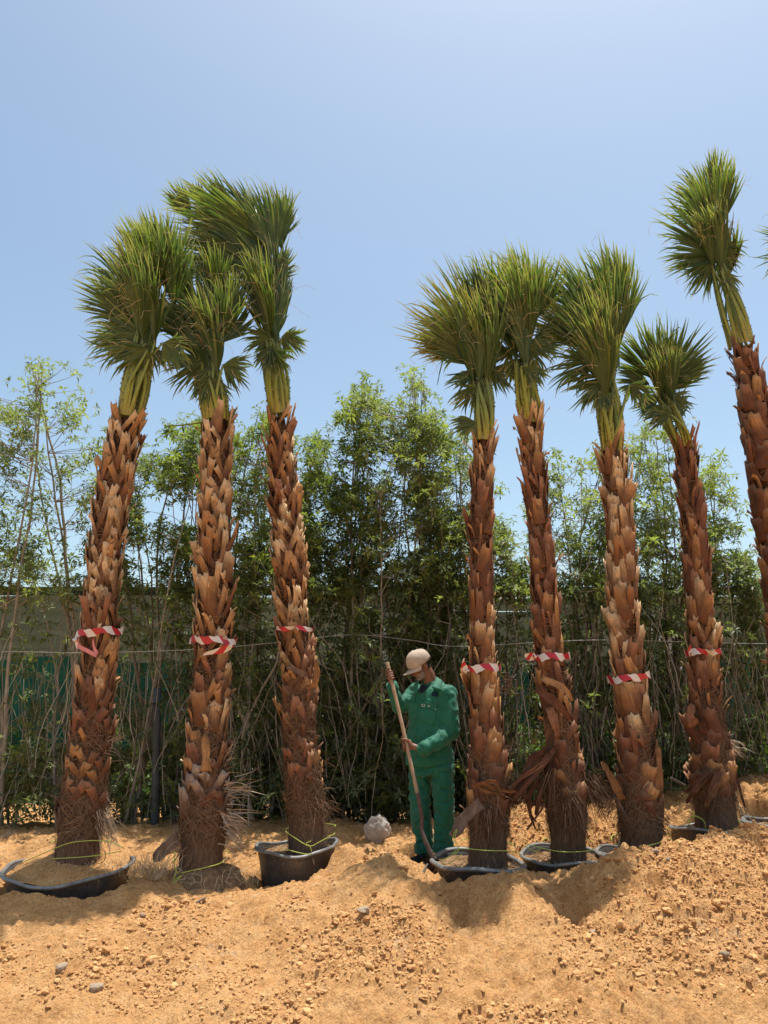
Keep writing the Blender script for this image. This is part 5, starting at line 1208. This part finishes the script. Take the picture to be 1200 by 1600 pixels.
# trousers
mb = MB()
loft(mb, [(J(672, 1176), .160, .108, .85), (J(672, 1196), .172, .118, .85), (J(672, 1212), .174, .120, .85)], ROT, 36)
def leg(a, b, c, ft):
    chain(mb, [a, a * .5 + b * .5, b], [.100, .092, .083], 16, 22); chain(mb, [b, b * .5 + c * .5, c + Z(.03)], [.083, .080, .078], 16, 22)
    loft(mb, [(c + Z(.06), .078, .082, .9), (c + Z(.02), .080, .085, .9), (c - Z(.012), .082, .088, .9)], ROT, 26)
leg(hpL, knL, anL, None); leg(hpR, knR, anR, None)
trousers = remesh(mesh_local(mb), 'trousers', [M_GRN], .0085, 3, man, wrinkle(.022, 7.5, 1.6))
# collar, cuffs, flaps, hem
def patch(pts, thick, name, mats, parent, n=10, m=7, lift=.006, nrmdir=None, wr=.002):
    """pts: 4 corners; cloth patch with thickness pushed on the body surface by ray toward it"""
    a, b, c, d = [np.asarray(p) for p in pts]; u = np.linspace(0, 1, n)[:, None, None]; v = np.linspace(0, 1, m)[None, :, None]
    P = (a * (1 - u) + b * u) * (1 - v) + (d * (1 - u) + c * u) * v
    dirn = nrm(np.asarray(nrmdir)) ; bv = None
    from mathutils.bvhtree import BVHTree
    tree = BVHTree.FromPolygons([tuple(x.co) for x in parent.data.vertices], [tuple(x.vertices) for x in parent.data.polygons])
    for i in range(n):
        for j in range(m):
            h = tree.ray_cast(Vector(P[i, j] - O - dirn * .35), Vector(dirn), 1.0)
            if h[0] is not None: P[i, j] = np.array(h[0]) + O - dirn * lift
    P = P.reshape(-1, 3) + (rng.normal(0, wr * .3, (n * m, 3))); B_ = P + dirn * (thick + lift); idx = np.arange(n * m).reshape(n, m); q = np.stack([idx[:-1, :-1], idx[1:, :-1], idx[1:, 1:], idx[:-1, 1:]], -1).reshape(-1, 4)
    e = np.array(list(idx[0]) + list(idx[1:, -1]) + list(idx[-1, ::-1][1:]) + list(idx[::-1, 0][1:])); k = n * m
    mb = MB(); mb.add(np.vstack([P, B_]), np.vstack([q, q[:, ::-1] + k, np.stack([e[:-1], e[1:], e[1:] + k, e[:-1] + k], -1)])); return mesh_local(mb).obj(name, mats, man)
VD = nrm(np.array([.11, 1.0, -.08]))           # about the way the camera looks at him
M_GRN2 = M_GRN
pk = patch([J(653, 1093, -.2), J(684, 1100, -.2), J(682, 1110, -.2), J(652, 1102, -.2)], .002, 'pocket_flap', [M_GRN2], jacket, 12, 6, .007, VD)
patch([J(654, 1102, -.2), J(681, 1110, -.2), J(679, 1134, -.2), J(655, 1128, -.2)], .002, 'chest_pocket', [M_GRN2], jacket, 12, 10, .0035, VD)
patch([J(633, 1081, -.2), J(648, 1085, -.2), J(644, 1096, -.2), J(632, 1090, -.2)], .002, 'pocket_flap', [M_GRN2], jacket, 10, 6, .008, VD)
patch([J(644, 1095, -.2), J(651, 1096, -.2), J(650, 1186, -.2), J(645, 1186, -.2)], .002, 'placket', [M_GRN2], jacket, 6, 26, .0035, VD)
M_NAVY = m_plain('navy_patch', (.012, .035, .055), .8, .1, .3, 60)
patch([J(674, 1079.5, -.2), J(684, 1081, -.2), J(684, 1088, -.2), J(674, 1086.5, -.2)], .0015, 'sewn_patch', [M_NAVY], jacket, 8, 5, .006, VD, 0)
# collar wings and shirt
def wing(P):
    P = np.array(P); u = np.linspace(0, 1, 6)[:, None, None]; v = np.linspace(0, 1, 6)[None, :, None]
    G = (P[0] * (1 - u) + P[1] * u) * (1 - v) + (P[3] * (1 - u) + P[2] * u) * v; G = G - VD * (.010 * np.sin(u * math.pi) * np.sin(v * math.pi * .8)); G2 = G + VD * .004; idx = np.arange(36).reshape(6, 6)
    q = np.stack([idx[:-1, :-1], idx[1:, :-1], idx[1:, 1:], idx[:-1, 1:]], -1).reshape(-1, 4); e = np.array(list(idx[0]) + list(idx[1:, -1]) + list(idx[-1, ::-1][1:]) + list(idx[::-1, 0][1:]))
    mb = MB(); mb.add(np.vstack([G.reshape(-1, 3), G2.reshape(-1, 3)]), np.vstack([q, q[:, ::-1] + 36, np.stack([e[:-1], e[1:], e[1:] + 36, e[:-1] + 36], -1)])); mesh_local(mb).obj('collar_wing', [M_GRN2], man)
wing([J(682, 1057, -.06), J(691, 1063, -.10), J(689, 1080, -.165), J(674, 1075, -.165)])
wing([J(655, 1062, -.10), J(649, 1066, -.04), J(642, 1079, -.10), J(651, 1083, -.15)])
M_SHIRT = m_plain('dark_shirt', (.03, .035, .045), .9, .1)
patch([J(655, 1066, -.2), J(668, 1070, -.2), J(659, 1081, -.2), J(654, 1080, -.2)], .002, 'undershirt', [M_SHIRT], jacket, 8, 8, .004, VD)
mb = MB(); th = np.linspace(R(-205), R(25), 30); P = []
for j, (z_, rr) in enumerate([(-.015, .082), (.012, .078), (.038, .074), (.030, .086), (.0, .094)]):
    P.append(neckb + np.stack([np.cos(th) * rr * LT_[0] - np.sin(th) * rr * FC[0] * -1, np.cos(th) * rr * LT_[1] + np.sin(th) * rr * FC[1], 0 * th + z_ + .0], -1) if False else neckb + (np.cos(th) * rr)[:, None] * LT_ + (np.sin(th) * rr * .95)[:, None] * -FC * -1 * -1 + Z(z_))
P = np.array(P); idx = np.arange(P.shape[0] * 30).reshape(-1, 30); mb.add(P.reshape(-1, 3), np.stack([idx[:-1, :-1], idx[:-1, 1:], idx[1:, 1:], idx[1:, :-1]], -1).reshape(-1, 4)); mesh_local(mb).obj('collar', [M_GRN2], man)
# cuffs
for el_, wr_, sgn in ((elL, wrL, 1), (elR, wrR, .85)):
    d = nrm(wr_ - el_); mb = MB(); s = [wr_ - d * .055, wr_ - d * .05, wr_ + d * .008, wr_ + d * .010, wr_ - d * .02]; tubes(mb, np.array(s), [.057 * sgn, .060 * sgn, .058 * sgn, .050 * sgn, .047 * sgn], 20, cap=False); mesh_local(mb).obj('cuff', [M_GRN2], man)
# buttons
M_BTN = m_plain('dark_button', (.02, .05, .04), .3, .5); M_SNAP = m_plain('steel_snap', (.6, .6, .6), .25, .7)
def dot(px, py, r_, mat, name, parent=jacket):
    from mathutils.bvhtree import BVHTree
    p = J(px, py, -.2); tree = BVHTree.FromPolygons([tuple(x.co) for x in parent.data.vertices], [tuple(x.vertices) for x in parent.data.polygons]); h = tree.ray_cast(Vector(p - O - VD * .35), Vector(VD), 1.0)
    if h[0] is None: return
    q = np.array(h[0]) + O - VD * .008; mb = MB(); v, f = ell(q, r_, r_ * .4, r_); mb.add(v, t=f); return mesh_local(mb).obj(name, [mat], man)
dot(653, 1099, .006, M_BTN, 'button'); dot(647, 1122, .007, M_BTN, 'button'); dot(647, 1150, .007, M_BTN, 'button'); dot(680.5, 1108, .0045, M_SNAP, 'snap')
# chest lettering
def letters(txt, px, py, size, mat, rotz=ROT, dn=.0):
    cu = bpy.data.curves.new('chest_print', 'FONT'); cu.body = txt; cu.size = size; cu.extrude = .0004; cu.align_x = 'CENTER'; o = bpy.data.objects.new('tmp', cu); COL.objects.link(o)
    dg = bpy.context.evaluated_depsgraph_get(); dg.update(); me = bpy.data.meshes.new_from_object(o.evaluated_get(dg)); bpy.data.objects.remove(o); me.materials.clear(); me.materials.append(mat)
    from mathutils.bvhtree import BVHTree
    tree = BVHTree.FromPolygons([tuple(x.co) for x in pk.data.vertices], [tuple(x.vertices) for x in pk.data.polygons])
    p = J(px, py, -.2); h = tree.ray_cast(Vector(p - O - VD * .35), Vector(VD), 1.0)
    q = (np.array(h[0]) if h[0] is not None else p - O) - VD * .004; n = link('chest_print', me, man); n.location = q; n.rotation_euler = (R(90), R(8), -R(8)); return n
letters('CBI', 661.5, 1103.5, .030, M_WHITE); 
dot(669.5, 1102.5, .0055, M_WHITE, 'chest_mark')
# cargo pocket
patch([J(684, 1196, -.2), J(705, 1196, -.2), J(704, 1206, -.2), J(685, 1206, -.2)], .003, 'cargo_flap', [M_GRN2], trousers, 10, 6, .010, VD)
patch([J(686, 1206, -.2), J(703, 1206, -.2), J(703, 1232, -.2), J(687, 1232, -.2)], .003, 'cargo_pocket', [M_GRN2], trousers, 9, 10, .006, VD)
# shoes
M_SHOE = m_plain('shoe_leather', (.014, .013, .014), .5, .4, .4, 20); M_SOLE = m_plain('shoe_sole', (.10, .09, .08), .8, .2)
def shoe(a, d, name='shoe'):
    d = nrm(np.asarray(d, float)); s = np.cross(Z(1), d); mb = MB(); g = a - Z(.085)
    for f_, h, rf, rs, rz in ((-.03, .045, .055, .045, .05), (.02, .05, .06, .045, .055), (.09, .028, .075, .048, .032), (.15, .020, .055, .045, .024), (-.01, .09, .045, .042, .05)):
        v, t = ICO2; mb.add(g + d * f_ + Z(h) + v[:, 0:1] * rf * d + v[:, 1:2] * rs * s + v[:, 2:3] * rz * Z(1), t=t)
    o = remesh(mesh_local(mb), name, [M_SHOE], .006, 3, man); mb = MB(); th = np.arange(30) / 30 * 2 * math.pi
    prof = np.stack([.062 + .145 * np.cos(th), (.050 + .004 * np.cos(th)) * np.sign(np.sin(th)) * np.abs(np.sin(th)) ** .7], -1); V = [g + prof[:, :1] * d + prof[:, 1:] * s + Z(z_) for z_ in (-.012, .016)]; V = np.array(V)
    idx = np.arange(60).reshape(2, 30); nx = np.roll(idx, -1, 1); mb.add(V.reshape(-1, 3), np.stack([idx[0], nx[0], nx[1], idx[1]], -1), [(30, 30 + j, 31 + j) for j in range(1, 29)] + [(0, j + 1, j) for j in range(1, 29)]); mesh_local(mb).obj('sole', [M_SOLE], o)
shoe(anR + np.array([.0, 0, -.004]), (-.80, -.55, 0)); shoe(anL + np.array([0, 0, -.004]), (-.35, -.9, 0))

# shovel
M_WOOD = Mat('shovel_wood', .6, .3); _f = M_WOOD.noise(M_WOOD.coord(scale=(40, 40, 4)), 1, 5); M_WOOD.col(M_WOOD.ramp(_f, [(.3, (.30, .19, .11)), (.7, (.50, .36, .23))])); M_WOOD = M_WOOD.m
M_RUST = m_plain('rusty_steel', (.105, .068, .052), .65, .4, .4, 30, .002, 120)
sh_ = thing('shovel', 'long wooden-handled shovel with bent rusty shaft, held by the man in green', 'shovel', tuple(H_bot))
mb = MB(); tubes(mb, spline([H_top + HA * .012, H_top, (H_top + H_bot) / 2 + np.array([.004, 0, 0]), H_bot], 30) - H_bot, np.r_[.012, np.full(29, HR)], 14); mb.obj('handle', [M_WOOD], sh_)
P = spline([H_bot + HA * .06, H_bot, J(659, 1278, -.37), J(659, 1296, -.38), J(664, 1312, -.40), J(678, 1345, -.42)], 30) - H_bot; mb = MB(); tubes(mb, P, np.interp(np.linspace(0, 1, 30), [0, .3, .6, 1], [.0185, .0175, .015, .018]), 12); mb.obj('socket', [M_RUST], sh_)
b0 = J(677, 1342, -.42); d = nrm(J(686, 1400, -.36) - b0); sx = nrm(np.cross(d, np.array([0, -1.0, .2]))); nn = np.cross(sx, d); mb = MB(); u = np.linspace(0, 1, 12); c_ = np.linspace(-1, 1, 9)
hw = np.interp(u, [0, .12, .6, .85, 1], [.03, .095, .11, .075, .01]); V = b0 + d * (u * .27)[:, None, None] + sx * (hw[:, None] * c_)[..., None] + nn * (.022 * (c_ ** 2) * np.ones((12, 1)))[..., None]; V = np.concatenate([V.reshape(-1, 3), V.reshape(-1, 3) + nn * .003]) - H_bot
idx = np.arange(108).reshape(12, 9); q = np.stack([idx[:-1, :-1], idx[:-1, 1:], idx[1:, 1:], idx[1:, :-1]], -1).reshape(-1, 4); mb.add(V, np.vstack([q, q[:, ::-1] + 108])); mb.obj('blade', [M_RUST], sh_)
